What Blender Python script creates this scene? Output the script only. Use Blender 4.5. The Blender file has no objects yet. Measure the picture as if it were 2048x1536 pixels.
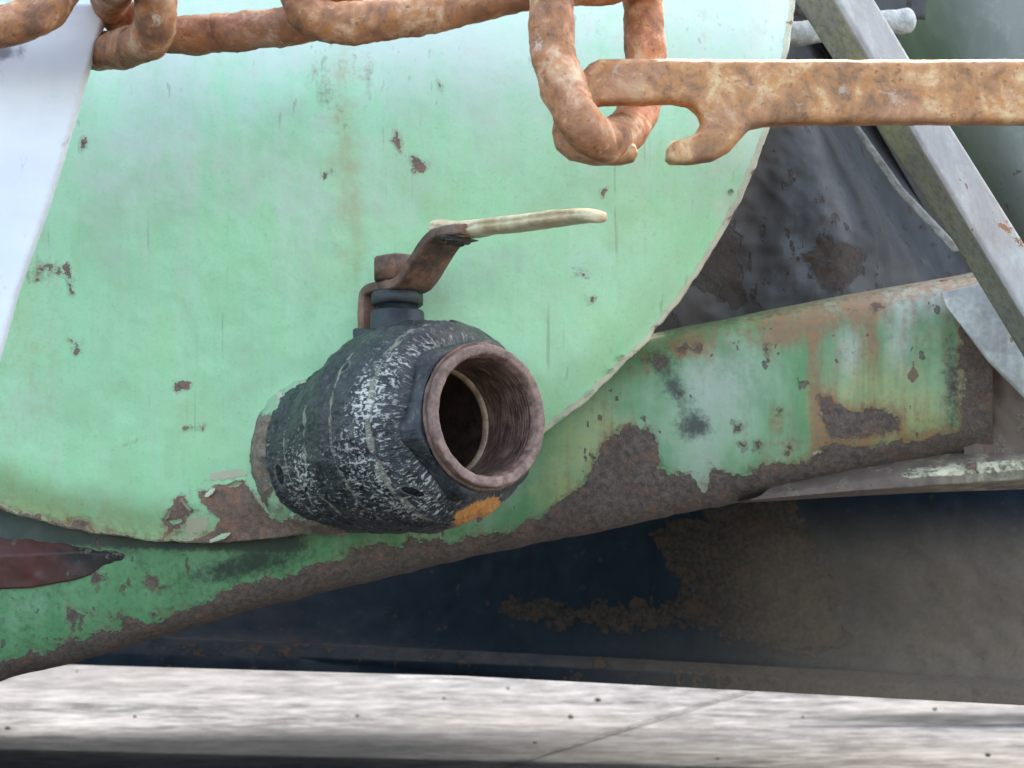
import bpy, math, random
import numpy as np
from mathutils import Vector

# ------------------------------------------------------------------ camera, light, exposure
S = bpy.context.scene
C = S.collection
K = 0.64 / 1.2 / 2048            # metres per photo pixel per metre of distance
GZ = -0.50                       # ground height below the lens

cam_d = bpy.data.cameras.new('camera')
cam = bpy.data.objects.new('camera', cam_d); C.objects.link(cam)
cam.location = (0, 0, 0); cam.rotation_euler = (math.pi/2, 0, 0)
cam_d.sensor_width = 36; cam_d.lens = 36 / (0.64/1.2)
cam_d.clip_start = 0.02; cam_d.clip_end = 500
cam_d.dof.use_dof = True; cam_d.dof.focus_distance = 1.13; cam_d.dof.aperture_fstop = 19
S.camera = cam

SUN_EL, SUN_AZ = math.radians(46), math.radians(20)      # high, beyond the tank, a little to the right
w = bpy.data.worlds.new('World'); S.world = w; w.use_nodes = True
nt = w.node_tree; bg = nt.nodes['Background']
sky = nt.nodes.new('ShaderNodeTexSky'); sky.sky_type = 'NISHITA'; sky.sun_disc = False
sky.sun_elevation = SUN_EL; sky.sun_rotation = SUN_AZ
sky.air_density = 1.0; sky.dust_density = 3.0; sky.ozone_density = 1.0
nt.links.new(sky.outputs[0], bg.inputs[0]); bg.inputs[1].default_value = 0.15
sd = bpy.data.lights.new('sun', 'SUN'); sd.energy = 2.6; sd.angle = math.radians(1.0); sd.color = (1.0, 0.95, 0.87)
sun = bpy.data.objects.new('sun', sd); C.objects.link(sun)
to_sun = Vector((math.sin(SUN_AZ)*math.cos(SUN_EL), math.cos(SUN_AZ)*math.cos(SUN_EL), math.sin(SUN_EL)))
sun.rotation_euler = to_sun.to_track_quat('Z', 'Y').to_euler()
S.view_settings.view_transform = 'Standard'; S.view_settings.look = 'None'
S.view_settings.exposure = 2.74
S.view_settings.use_white_balance = True; S.view_settings.white_balance_temperature = 7700; S.view_settings.white_balance_tint = 9; S.view_settings.gamma = 1
S.view_settings.use_curve_mapping = False
S.render.engine = 'CYCLES'
S.cycles.max_bounces = 6

# ------------------------------------------------------------------ numeric helpers
def P(px, py, D):
    return np.array([(px-1024)*K*D, D, -(py-768)*K*D])
def PA(px, py, D):
    px, py, D = np.broadcast_arrays(np.asarray(px, float), np.asarray(py, float), np.asarray(D, float))
    return np.stack([(px-1024)*K*D, D, -(py-768)*K*D], -1)
def _h(i, j, k, s):
    n = (i*374761393 + j*668265263 + k*2147483647 + s*974634777) & 0xffffffff
    n = ((n ^ (n >> 13)) * 1274126177) & 0xffffffff
    n = n ^ (n >> 16)
    return (n & 0xffffff) / 0xffffff
def vnoise(p, s=0):
    i = np.floor(p).astype(np.int64); f = p - i; f = f*f*(3-2*f)
    r = 0
    for a in (0, 1):
        for b in (0, 1):
            for c in (0, 1):
                wgt = (f[..., 0] if a else 1-f[..., 0])*(f[..., 1] if b else 1-f[..., 1])*(f[..., 2] if c else 1-f[..., 2])
                r = r + wgt*_h(i[..., 0]+a, i[..., 1]+b, i[..., 2]+c, s)
    return r*2-1
def fbm(p, s=0, o=4):
    p = np.asarray(p, float); r = 0; amp = 0.5
    for q in range(o):
        r = r + amp*vnoise(p, s+q*17); p = p*2.03+5.1; amp *= 0.5
    return r
def n2(px, py, scale, s=0, o=4):
    px, py = np.broadcast_arrays(px, py)
    return fbm(np.stack([px/scale, py/scale, np.zeros_like(px, float)], -1), s, o)
def sdf(px, py, poly):
    """signed distance in pixels, positive inside"""
    poly = np.array(poly, float); d = np.full(px.shape, 1e9); inside = np.zeros(px.shape, bool)
    n = len(poly)
    for i in range(n):
        a, b = poly[i], poly[(i+1) % n]
        e = b-a; wx, wy = px-a[0], py-a[1]
        t = np.clip((wx*e[0]+wy*e[1])/max(e@e, 1e-9), 0, 1)
        d = np.minimum(d, np.hypot(wx-e[0]*t, wy-e[1]*t))
        c = ((a[1] > py) != (b[1] > py)) & (px < (b[0]-a[0])*(py-a[1])/((b[1]-a[1]) if b[1] != a[1] else 1e-9)+a[0])
        inside ^= c
    return np.where(inside, d, -d)
def blob(px, py, cx, cy, rx, ry, ang=0):
    c, s = math.cos(math.radians(ang)), math.sin(math.radians(ang))
    u = ((px-cx)*c+(py-cy)*s)/rx; v = (-(px-cx)*s+(py-cy)*c)/ry
    return np.exp(-(u*u+v*v))
def sstep(a, b, x):
    t = np.clip((x-a)/(b-a), 0, 1); return t*t*(3-2*t)
def catmull(pts, n, closed=False):
    p = np.array(pts, float)
    if closed: q = np.vstack([p[-1], p, p[0], p[1]])
    else: q = np.vstack([2*p[0]-p[1], p, 2*p[-1]-p[-2]])
    m = len(q)-3; out = []
    for i in range(m):
        t = np.linspace(0, 1, n, endpoint=False)[:, None]
        a, b, c, d = q[i], q[i+1], q[i+2], q[i+3]
        out.append(0.5*((2*b)+(c-a)*t+(2*a-5*b+4*c-d)*t*t+(-a+3*b-3*c+d)*t**3))
    out = np.vstack(out)
    if not closed: out = np.vstack([out, p[-1]])
    return out

# ------------------------------------------------------------------ object helpers
def thing(name, label, cat, loc, group=None, kind=None):
    o = bpy.data.objects.new(name, None); C.objects.link(o)
    o.location = tuple(float(v) for v in loc); o.empty_display_size = 0.03
    o['label'] = label; o['category'] = cat
    if group: o['group'] = group
    if kind: o['kind'] = kind
    return o
def world_loc(o):
    l = Vector(o.location); p = o.parent
    while p: l = l + Vector(p.location); p = p.parent
    return np.array(l)
def mesh(name, V, F, mat, parent=None, attrs=None, smooth=True, origin=None, label=None):
    V = np.asarray(V, float).reshape(-1, 3)
    off = world_loc(parent) if parent else np.zeros(3)
    org = np.zeros(3) if (parent or origin is None) else np.array(origin, float)
    me = bpy.data.meshes.new(name)
    me.from_pydata((V-off-org).tolist(), [], F.tolist() if isinstance(F, np.ndarray) else F)
    if attrs:
        for k_, a in attrs.items():
            a = np.asarray(a, float)
            at = me.attributes.new(k_, 'FLOAT_VECTOR', 'POINT')
            at.data.foreach_set('vector', a.reshape(-1, 3).astype(np.float32).ravel())
    if smooth: me.polygons.foreach_set('use_smooth', [True]*len(me.polygons))
    if mat: me.materials.append(mat)
    me.update()
    o = bpy.data.objects.new(name, me); C.objects.link(o)
    if parent: o.parent = parent
    else: o.location = tuple(org)
    if label: o['label'] = label
    return o
def gridF(nu, nv, cu=False, cv=False):
    iu = np.arange(nu if cu else nu-1); iv = np.arange(nv if cv else nv-1)
    U, W = np.meshgrid(iu, iv, indexing='ij'); U2 = (U+1) % nu; W2 = (W+1) % nv
    return np.stack([U*nv+W, U2*nv+W, U2*nv+W2, U*nv+W2], -1).reshape(-1, 4)
def fixn(o):
    import bmesh
    bm = bmesh.new(); bm.from_mesh(o.data); bmesh.ops.recalc_face_normals(bm, faces=bm.faces[:]); bm.to_mesh(o.data); bm.free(); return o
def tube(name, path, rad, mat, parent, segs=28, closed=False, lump=0.06, seed=0, squash=None, cap=True, label=None, lscale=0.012):
    p = np.array(path, float); n = len(p)
    if closed: tan = np.roll(p, -1, 0)-np.roll(p, 1, 0)
    else: tan = np.gradient(p, axis=0)
    tan /= np.linalg.norm(tan, axis=1)[:, None]
    r = np.full(n, rad) if np.isscalar(rad) else np.asarray(rad, float)
    ref = np.array([0.0, 1.0, 0.0]) if abs(tan[0] @ np.array([0, 1, 0])) < 0.9 else np.array([1.0, 0, 0])
    u = ref-tan[0]*(ref @ tan[0]); u /= np.linalg.norm(u); us = []
    for i in range(n):
        u = u-tan[i]*(u @ tan[i]); u /= np.linalg.norm(u); us.append(u)
    us = np.array(us); vs = np.cross(tan, us)
    if squash is not None: pass
    a = np.linspace(0, 2*np.pi, segs, endpoint=False)
    V = p[:, None]+(us[:, None]*np.cos(a)[None, :, None]+vs[:, None]*np.sin(a)[None, :, None])*r[:, None, None]
    d = V-p[:, None]
    V = p[:, None]+d*(1+lump*(fbm(V/lscale, seed)+0.45*fbm(V/(lscale*0.28), seed+5)))[..., None]
    F = gridF(n, segs, cu=closed, cv=True).tolist()
    if not closed and cap:
        F.append(list(range(segs))[::-1]); F.append([(n-1)*segs+i for i in range(segs)])
    z0 = np.zeros(V.shape[:2])
    return fixn(mesh(name, V, F, mat, parent, {'wA': np.stack([z0-0.4, z0+0.1, z0+0.2], -1), 'wB': np.stack([z0, z0+0.3, z0], -1)}, label=label))
def round_ends(path, rad, k=6):
    """radius list that closes a tube with hemispherical ends; path is resampled at its ends"""
    p = np.array(path, float); d0 = p[0]-p[1]; d0 /= np.linalg.norm(d0); d1 = p[-1]-p[-2]; d1 /= np.linalg.norm(d1)
    a = np.linspace(np.pi/2*0.97, 0, k)
    pre = [p[0]+d0*rad*math.sin(t)*0.7 for t in a[:-1]]; post = [p[-1]+d1*rad*math.sin(t)*0.7 for t in a[:-1]][::-1]
    r = [rad*math.cos(t) for t in a[:-1]]
    return np.vstack([pre, p, post]), np.array(r+[rad]*len(p)+r[::-1])
def outline(name, poly, D, thick, bevel, mat, parent, voxel=None, lump=0.0, seed=0, tilt=None, label=None, origin=None, hole=None, inset=True):
    """extruded, rounded-edge plate from a px outline standing at distance D (real size, real thickness)"""
    cu = bpy.data.curves.new(name, 'CURVE'); cu.dimensions = '2D'; cu.fill_mode = 'BOTH'
    for pl in [poly]+([hole] if hole else []):
        sp = cu.splines.new('POLY'); sp.points.add(len(pl)-1); sp.use_cyclic_u = True
        for q, (x, y) in enumerate(pl): sp.points[q].co = ((x-1024)*K*D, -(y-768)*K*D, 0, 1)
    cu.extrude = thick/2-bevel; cu.bevel_depth = bevel; cu.bevel_resolution = 3
    cu.offset = -bevel if inset else 0
    t = bpy.data.objects.new('tmp', cu); C.objects.link(t)
    if voxel:
        m = t.modifiers.new('r', 'REMESH'); m.mode = 'VOXEL'; m.voxel_size = voxel
        m.use_smooth_shade = True
    dg = bpy.context.evaluated_depsgraph_get(); dg.update()
    me = bpy.data.meshes.new_from_object(t.evaluated_get(dg), depsgraph=dg)
    n = len(me.vertices); co = np.empty(n*3); me.vertices.foreach_get('co', co); co = co.reshape(-1, 3)
    F = [list(pg.vertices) for pg in me.polygons]
    V = np.stack([co[:, 0], D+thick/2-co[:, 2], co[:, 1]], -1)
    if voxel and lump:
        no = np.empty(n*3); me.vertices.foreach_get('normal', no); no = no.reshape(-1, 3)
        N = np.stack([no[:, 0], -no[:, 2], no[:, 1]], -1)
        V = V+N*(lump*(fbm(V/0.012, seed)+0.4*fbm(V/0.003, seed+3)))[:, None]
    if tilt:
        V = tilt(V)
    bpy.data.objects.remove(t); bpy.data.curves.remove(cu); bpy.data.meshes.remove(me)
    return fixn(mesh(name, V, F, mat, parent, smooth=bool(voxel), label=label, origin=origin))

# ------------------------------------------------------------------ shader helpers
class G:
    def __init__(s, name):
        s.m = bpy.data.materials.new(name); s.m.use_nodes = True; s.t = s.m.node_tree
        s.b = s.t.nodes['Principled BSDF']
    def n(s, ty, **kw):
        x = s.t.nodes.new('ShaderNode'+ty)
        for k_, v in kw.items(): setattr(x, k_, v)
        return x
    def put(s, sock, v):
        if isinstance(v, bpy.types.NodeSocket): s.t.links.new(v, sock)
        elif isinstance(v, (tuple, list)) and len(v) == 3 and sock.type == 'RGBA': sock.default_value = (*v, 1)
        else: sock.default_value = v
    def math(s, op, a, b=0.0, c=0.0, clamp=False):
        x = s.n('Math', operation=op); x.use_clamp = clamp
        s.put(x.inputs[0], a); s.put(x.inputs[1], b); s.put(x.inputs[2], c); return x.outputs[0]
    def mix(s, f, a, b, mode='MIX'):
        x = s.n('Mix', data_type='RGBA', blend_type=mode); x.clamp_factor = True
        s.put(x.inputs[0], f); s.put(x.inputs[6], a); s.put(x.inputs[7], b); return x.outputs[2]
    def obj(s, sc=(1, 1, 1), rot=(0, 0, 0), vec=None):
        if vec is None: vec = s.n('TexCoord').outputs['Object']
        m = s.n('Mapping'); s.put(m.inputs[0], vec); m.inputs['Scale'].default_value = sc; m.inputs['Rotation'].default_value = rot
        return m.outputs[0]
    def noise(s, vec, scale, detail=6, rough=0.6, dist=0.0):
        x = s.n('TexNoise'); s.put(x.inputs['Vector'], vec); x.inputs['Scale'].default_value = scale
        x.inputs['Detail'].default_value = detail; x.inputs['Roughness'].default_value = rough; x.inputs['Distortion'].default_value = dist
        return x.outputs['Fac']
    def vor(s, vec, scale, feature='F1'):
        x = s.n('TexVoronoi', feature=feature); s.put(x.inputs['Vector'], vec); x.inputs['Scale'].default_value = scale
        return x.outputs['Distance']
    def rng(s, v, a, b, c=0.0, d=1.0, smooth=True):
        x = s.n('MapRange'); x.interpolation_type = 'SMOOTHSTEP' if smooth else 'LINEAR'; x.clamp = True
        s.put(x.inputs[0], v)
        for i, q in enumerate((a, b, c, d)): s.put(x.inputs[1+i], q)
        return x.outputs[0]
    def ramp(s, f, stops):
        x = s.n('ValToRGB'); s.put(x.inputs[0], f); r = x.color_ramp
        while len(r.elements) < len(stops): r.elements.new(0.5)
        for e, (p, c) in zip(r.elements, stops): e.position = p; e.color = (*c, 1)
        return x.outputs[0]
    def attr(s, name):
        x = s.n('Attribute'); x.attribute_name = name; y = s.n('SeparateXYZ'); s.t.links.new(x.outputs['Vector'], y.inputs[0])
        return y.outputs[0], y.outputs[1], y.outputs[2]
    def vattr(s, name):
        x = s.n('Attribute'); x.attribute_name = name; return x.outputs['Vector']
    def done(s, col, rough, height=None, strength=0.4, dist=0.001, metal=0.0, spec=0.5):
        s.put(s.b.inputs['Base Color'], col); s.put(s.b.inputs['Roughness'], rough); s.put(s.b.inputs['Metallic'], metal)
        s.b.inputs['Specular IOR Level'].default_value = spec
        if height is not None:
            b = s.n('Bump'); b.inputs['Strength'].default_value = strength; b.inputs['Distance'].default_value = dist
            s.put(b.inputs['Height'], height); s.t.links.new(b.outputs[0], s.b.inputs['Normal'])
        return s.m

def m_rust(name, seed=0, bright=1.0, dark=(0.09, 0.045, 0.03), mid=(0.38, 0.155, 0.065), light=(0.58, 0.33, 0.17), pale=0.5, bloom=0.7):
    g = G(name); o = g.obj(); q = g.n('VectorMath', operation='ADD'); g.put(q.inputs[0], o); q.inputs[1].default_value = (seed, seed*1.7, 0)
    v = q.outputs[0]
    a = g.noise(v, 55, 8, 0.68, 0.4); b = g.noise(v, 170, 6, 0.65); c = g.noise(v, 22, 5, 0.6)
    col = g.ramp(a, [(0.37, dark), (0.46, tuple(0.55*m+0.45*d for m, d in zip(mid, dark))), (0.53, mid), (0.64, light)])
    col = g.mix(g.math('MULTIPLY', g.rng(b, 0.50, 0.66), bloom), col, (0.50, 0.19, 0.045))            # orange bloom
    col = g.mix(g.math('MULTIPLY', g.rng(c, 0.5, 0.62), 0.45), col, (0.36, 0.17, 0.11))
    pit = g.rng(g.noise(v, 330, 5, 0.7), 0.58, 0.68)
    col = g.mix(g.math('MULTIPLY', pit, 0.65), col, tuple(x*0.7 for x in dark))
    chalk = g.math('MULTIPLY', g.rng(g.noise(v, 75, 8, 0.8), 0.58, 0.66), pale)
    col = g.mix(chalk, col, (0.62, 0.5, 0.40))
    if bright != 1.0: col = g.mix(1.0, col, (bright,)*3, 'MULTIPLY')
    h = g.math('ADD', g.math('MULTIPLY', a, 1.0), g.math('SUBTRACT', g.math('MULTIPLY', b, 0.7), g.math('MULTIPLY', pit, 0.35)))
    return g.done(col, g.rng(a, 0.3, 0.7, 0.75, 0.55), h, 0.5, 0.0016, spec=0.45)

def m_paint(name, paint, paint2, rustc=((0.10, 0.075, 0.065), (0.20, 0.14, 0.11)), freck=0.5, edge=0.25, rough=0.42, bump=0.5, streak_scale=(60, 60, 7), spec=0.5, cream=(0.62, 0.60, 0.42), edgecol=(0.55, 0.55, 0.40), chalkc=(0.55, 0.61, 0.53), dustc=(0.125, 0.094, 0.072), mottle=0.0):
    """weathered paint. attribute wA = (bare metal: signed distance/100 px, rust stain, chalk and painted glare)  wB = (soot and painted shade, algae yellow, cream crust)"""
    g = G(name); o = g.obj(); ra, st, ch = g.attr('wA'); so, al, cr = g.attr('wB'); du, dg_, db_ = g.attr('wC')
    fine = g.noise(o, 260, 7, 0.7); mid = g.noise(o, 70, 6, 0.62, 0.3); big = g.noise(o, 14, 5, 0.6)
    drip = g.noise(g.obj(streak_scale), 1.0, 6, 0.62, 0.2); drip2 = g.noise(g.obj((190, 190, 16)), 1.0, 5, 0.6)
    grain = g.noise(o, 900, 3, 0.6)
    col = g.mix(g.rng(g.math('ADD', g.math('MULTIPLY', big, 0.5), g.math('MULTIPLY', drip, 0.5)), 0.36, 0.64), paint, paint2)
    col = g.mix(g.math('MULTIPLY', g.rng(drip2, 0.46, 0.7), 0.12), col, tuple(p*0.72 for p in paint))
    col = g.mix(g.math('MULTIPLY', g.rng(grain, 0.45, 0.75), 0.16), col, tuple(p*0.6 for p in paint))
    if mottle:
        m1 = g.noise(g.obj((1, 1, 0.7)), 26, 7, 0.62, 0.6); m2 = g.noise(o, 9, 5, 0.6, 0.5)
        col = g.mix(g.math('MULTIPLY', g.rng(m1, 0.42, 0.68), mottle), col, tuple(p*q for p, q in zip(paint, (0.95, 0.80, 0.80))))
        col = g.mix(g.math('MULTIPLY', g.rng(m2, 0.50, 0.68), mottle*0.9), col, (0.42, 0.52, 0.40))
        col = g.mix(g.math('MULTIPLY', g.rng(m2, 0.46, 0.32), mottle*0.5), col, tuple(p*q for p, q in zip(paint, (1.0, 0.92, 0.70))))
        col = g.mix(g.math('MULTIPLY', g.rng(g.noise(o, 420, 5, 0.7), 0.54, 0.72), 0.28), col, (0.22, 0.26, 0.17))
    # chalk with painted glare, algae, stain, soot with painted shade, broken up by noise
    mot = g.math('ADD', g.math('MULTIPLY', mid, 0.45), g.math('ADD', g.math('MULTIPLY', drip, 0.3), g.math('MULTIPLY', fine, 0.25)))
    f = g.math('MULTIPLY', g.rng(g.math('ADD', ch, g.math('MULTIPLY', g.math('SUBTRACT', mot, 0.5), 2.2)), 0.15, 1.0), 0.82)
    col = g.mix(f, col, chalkc)
    f = g.math('MULTIPLY', g.rng(g.math('ADD', al, g.math('MULTIPLY', g.math('SUBTRACT', mot, 0.5), 2.4)), 0.15, 1.0), 0.7)
    col = g.mix(f, col, (0.34, 0.36, 0.13))
    f = g.math('MULTIPLY', g.rng(g.math('ADD', st, g.math('MULTIPLY', g.math('SUBTRACT', g.math('ADD', g.math('MULTIPLY', fine, 0.5), g.math('MULTIPLY', drip2, 0.5)), 0.5), 3.6)), 0.3, 1.5), 0.85)
    col = g.mix(f, col, g.mix(g.rng(fine, 0.35, 0.65), (0.30, 0.11, 0.035), (0.17, 0.115, 0.07)))
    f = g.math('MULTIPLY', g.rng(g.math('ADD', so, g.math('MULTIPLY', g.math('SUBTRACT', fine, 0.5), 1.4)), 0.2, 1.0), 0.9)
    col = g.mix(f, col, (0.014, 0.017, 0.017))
    f = g.rng(g.math('ADD', cr, g.math('MULTIPLY', g.math('SUBTRACT', fine, 0.5), 1.2)), 0.35, 0.6)
    col = g.mix(f, col, g.mix(mid, cream, tuple(c*0.55 for c in cream)))
    col0 = col
    if mottle:
        scr = g.n('TexNoise'); g.put(scr.inputs['Vector'], g.obj((240, 240, 5.5), (0, 0.06, 0))); scr.inputs['Scale'].default_value = 1.0; scr.inputs['Detail'].default_value = 2
        sm_ = g.math('MULTIPLY', g.rng(scr.outputs['Fac'], 0.66, 0.71), g.rng(m1, 0.45, 0.6)); col = g.mix(g.math('MULTIPLY', sm_, 0.45), col, (0.20, 0.24, 0.15))
    # bare metal with crisp broken edges + freckles
    d = g.math('ADD', ra, g.math('ADD', g.math('MULTIPLY', g.math('SUBTRACT', fine, 0.5), 0.34), g.math('MULTIPLY', g.math('SUBTRACT', mid, 0.5), 0.45)))
    bare = g.rng(d, -0.008, 0.012)
    lip = g.math('MULTIPLY', g.rng(d, -0.06, -0.01), g.math('SUBTRACT', 1.0, bare))
    vv = g.n('TexNoise'); g.put(vv.inputs['Vector'], g.obj((1, 1, 0.6))); vv.inputs['Scale'].default_value = 120; vv.inputs['Detail'].default_value = 3; vv.inputs['Roughness'].default_value = 0.5
    fr = g.math('MULTIPLY', g.rng(vv.outputs['Fac'], 0.70-0.03*freck, 0.725-0.03*freck), 1.0 if freck > 0 else 0.0)
    rc = g.mix(g.rng(fine, 0.35, 0.7), rustc[0], rustc[1]); rc = g.mix(g.math('MULTIPLY', g.rng(mid, 0.52, 0.66), 0.5), rc, (rustc[1][0]*1.4, rustc[1][1]*0.95, rustc[1][2]*0.75))
    rc = g.mix(g.math('MULTIPLY', g.rng(grain, 0.5, 0.72), 0.3), rc, tuple(x*1.9 for x in rustc[1]))
    col = g.mix(g.math('MULTIPLY', lip, edge), col, edgecol)
    allb = g.math('MAXIMUM', bare, g.math('MULTIPLY', fr, 0.85))
    col = g.mix(allb, col, rc)
    dn = g.math('MULTIPLY', du, g.rng(mot, 0.25, 0.6, 0.7, 1.0)); col = g.mix(dn, col, g.mix(fine, dustc, tuple(x*1.5 for x in dustc)))
    h = g.math('ADD', g.math('MULTIPLY', g.math('SUBTRACT', 1.0, allb), 0.5), g.math('ADD', g.math('MULTIPLY', fine, g.math('ADD', g.math('MULTIPLY', allb, 0.5), 0.10)), g.math('MULTIPLY', g.math('ADD', lip, f), 0.22)))
    ro = g.math('ADD', g.math('MULTIPLY', allb, 0.85-rough), g.rng(mid, 0.3, 0.7, rough-0.06, rough+0.12))
    return g.done(col, ro, h, bump, 0.0026, spec=spec)

# ------------------------------------------------------------------ materials
M_disc = m_paint('faded_green_tank_paint', (0.32, 0.66, 0.365), (0.39, 0.66, 0.43), freck=0.0, rough=0.40, bump=0.6, mottle=0.6, rustc=((0.13, 0.085, 0.07), (0.26, 0.18, 0.14)))
M_rail = m_paint('green_frame_paint', (0.07, 0.225, 0.09), (0.13, 0.30, 0.15), rustc=((0.066, 0.050, 0.043), (0.145, 0.108, 0.088)), freck=1.0, edge=0.08, rough=0.5, bump=0.8, chalkc=(0.36, 0.41, 0.37), mottle=0.4)
M_pad = m_paint('flaking_weld_pad_paint', (0.22, 0.45, 0.28), (0.33, 0.48, 0.30), rustc=((0.14, 0.11, 0.085), (0.26, 0.21, 0.16)), freck=0.6, rough=0.6, bump=0.9)
M_dark = m_paint('sooty_grey_shell_paint', (0.032, 0.031, 0.033), (0.058, 0.056, 0.057), rustc=((0.03, 0.02, 0.017), (0.075, 0.05, 0.038)), freck=2.2, rough=0.6, bump=1.0, edge=0.15, edgecol=(0.2, 0.2, 0.2), chalkc=(0.16, 0.17, 0.18), dustc=(0.055, 0.042, 0.035))
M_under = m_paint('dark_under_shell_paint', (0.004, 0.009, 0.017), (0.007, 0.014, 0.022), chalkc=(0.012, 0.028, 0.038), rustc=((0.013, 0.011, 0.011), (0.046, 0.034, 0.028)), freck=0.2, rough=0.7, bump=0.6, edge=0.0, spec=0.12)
M_back = m_paint('grey_green_tank_paint', (0.23, 0.255, 0.235), (0.29, 0.305, 0.285), freck=0.1, rough=0.4, bump=0.3)
M_strut = m_paint('pale_grey_strut_paint', (0.20, 0.195, 0.182), (0.27, 0.265, 0.25), rustc=((0.16, 0.07, 0.04), (0.25, 0.13, 0.08)), freck=0.5, rough=0.5, bump=0.6)
M_brownp = m_paint('brown_rusted_plate', (0.10, 0.07, 0.055), (0.15, 0.11, 0.09), freck=0.6, rough=0.75, bump=0.9)
M_red = m_paint('red_oxide_primer', (0.10, 0.022, 0.016), (0.06, 0.018, 0.015), rustc=((0.03, 0.025, 0.025), (0.06, 0.045, 0.04)), freck=0.4, rough=0.55)
M_chain = m_rust('orange_chain_rust', 0.0, dark=(0.19, 0.085, 0.05), mid=(0.46, 0.195, 0.09), light=(0.64, 0.40, 0.24), pale=0.7, bloom=0.65)
M_bar = m_rust('orange_bar_rust', 3.0, dark=(0.22, 0.11, 0.055), pale=0.45, bloom=0.7, mid=(0.50, 0.225, 0.09), light=(0.66, 0.42, 0.21))
M_lever = m_rust('brown_lever_rust', 7.0, bloom=0.25, dark=(0.05, 0.03, 0.025), mid=(0.12, 0.07, 0.052), light=(0.20, 0.125, 0.095), pale=0.1)

def m_white():
    g = G('chalky_white_paint'); o = g.obj()
    col = g.mix(g.rng(g.noise(o, 12, 6, 0.6), 0.35, 0.65), (0.80, 0.80, 0.82), (0.70, 0.71, 0.75))
    d, s_, _ = g.attr('wA')
    f = g.math('MULTIPLY', g.rng(g.math('ADD', s_, g.math('MULTIPLY', g.math('SUBTRACT', g.noise(o, 120, 7, 0.7), 0.5), 1.5)), 0.25, 0.9), 0.8)
    col = g.mix(f, col, (0.10, 0.09, 0.10))
    col = g.mix(g.math('MULTIPLY', g.rng(g.noise(o, 90, 6, 0.6), 0.62, 0.72), 0.5), col, (0.45, 0.42, 0.42))
    return g.done(col, 0.45, g.noise(o, 60, 5, 0.6), 0.2, 0.001)
M_white = m_white()

def m_wrap():
    g = G('scuffed_black_wrap'); v = g.vattr('wc'); dens, orange, tear = g.attr('wA'); edgm, _a, _b = g.attr('wB'); o = g.obj()
    wv = g.n('VectorMath', operation='ADD'); dis = g.n('TexNoise'); g.put(dis.inputs['Vector'], o); dis.inputs['Scale'].default_value = 45; dis.inputs['Detail'].default_value = 3
    sc = g.n('VectorMath', operation='SCALE'); g.put(sc.inputs[0], dis.outputs['Color']); sc.inputs['Scale'].default_value = 0.0045
    g.put(wv.inputs[0], v); g.put(wv.inputs[1], sc.outputs[0]); vw = wv.outputs[0]
    a = g.noise(g.obj((240, 560, 1), vec=vw), 1.0, 4, 0.65)
    b = g.noise(g.obj((380, 420, 1), vec=vw), 1.0, 4, 0.6)
    big = g.noise(o, 38, 4, 0.6)
    k_ = g.math('ADD', g.math('MULTIPLY', g.math('SUBTRACT', dens, 0.5), 0.26), g.math('MULTIPLY', g.math('SUBTRACT', big, 0.5), 0.3))
    base = g.mix(g.rng(g.noise(o, 90, 6, 0.65), 0.35, 0.68), (0.010, 0.012, 0.015), (0.042, 0.046, 0.050))
    base = g.mix(g.math('MULTIPLY', g.rng(g.noise(o, 320, 4, 0.6), 0.52, 0.7), 0.4), base, (0.15, 0.15, 0.14))
    m = g.math('MAXIMUM', g.rng(g.math('ADD', a, k_), 0.565, 0.625), g.math('MULTIPLY', g.rng(g.math('ADD', b, k_), 0.60, 0.65), 0.75))
    shade = g.mix(g.rng(dens, 0.3, 0.9), (0.17, 0.165, 0.15), (0.70, 0.68, 0.63))
    col = g.mix(m, base, shade)
    orf = g.rng(g.math('ADD', orange, g.math('MULTIPLY', g.math('SUBTRACT', g.noise(o, 150, 5, 0.7), 0.5), 1.2)), 0.42, 0.55)
    col = g.mix(orf, col, g.mix(g.noise(o, 300, 4, 0.6), (0.62, 0.22, 0.03), (0.42, 0.20, 0.07)))
    em = g.math('MULTIPLY', g.rng(g.math('ADD', edgm, g.math('MULTIPLY', g.math('SUBTRACT', g.noise(o, 140, 5, 0.7), 0.5), 2.2)), 0.75, 1.1), 0.5)
    col = g.mix(em, col, (0.42, 0.39, 0.29))
    tr = g.rng(g.math('ADD', tear, g.math('MULTIPLY', g.math('SUBTRACT', g.noise(o, 220, 4, 0.6), 0.5), 0.5)), 0.45, 0.55)
    tl = g.math('MULTIPLY', g.rng(g.math('ADD', tear, g.math('MULTIPLY', g.math('SUBTRACT', g.noise(o, 220, 4, 0.6), 0.5), 0.9)), 0.12, 0.3), g.math('SUBTRACT', 1.0, tr))
    col = g.mix(g.math('MULTIPLY', tl, 0.1), col, (0.66, 0.64, 0.60)); col = g.mix(tr, col, (0.004, 0.004, 0.005))
    h = g.math('ADD', g.math('MULTIPLY', m, 0.5), g.math('ADD', g.math('MULTIPLY', a, 0.9), g.math('MULTIPLY', big, 0.6)))
    h = g.math('SUBTRACT', h, g.math('MULTIPLY', tr, 2.0))
    return g.done(col, g.rng(m, 0, 1, 0.42, 0.7), h, 0.75, 0.0014, spec=0.45)
M_wrap = m_wrap()
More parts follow.
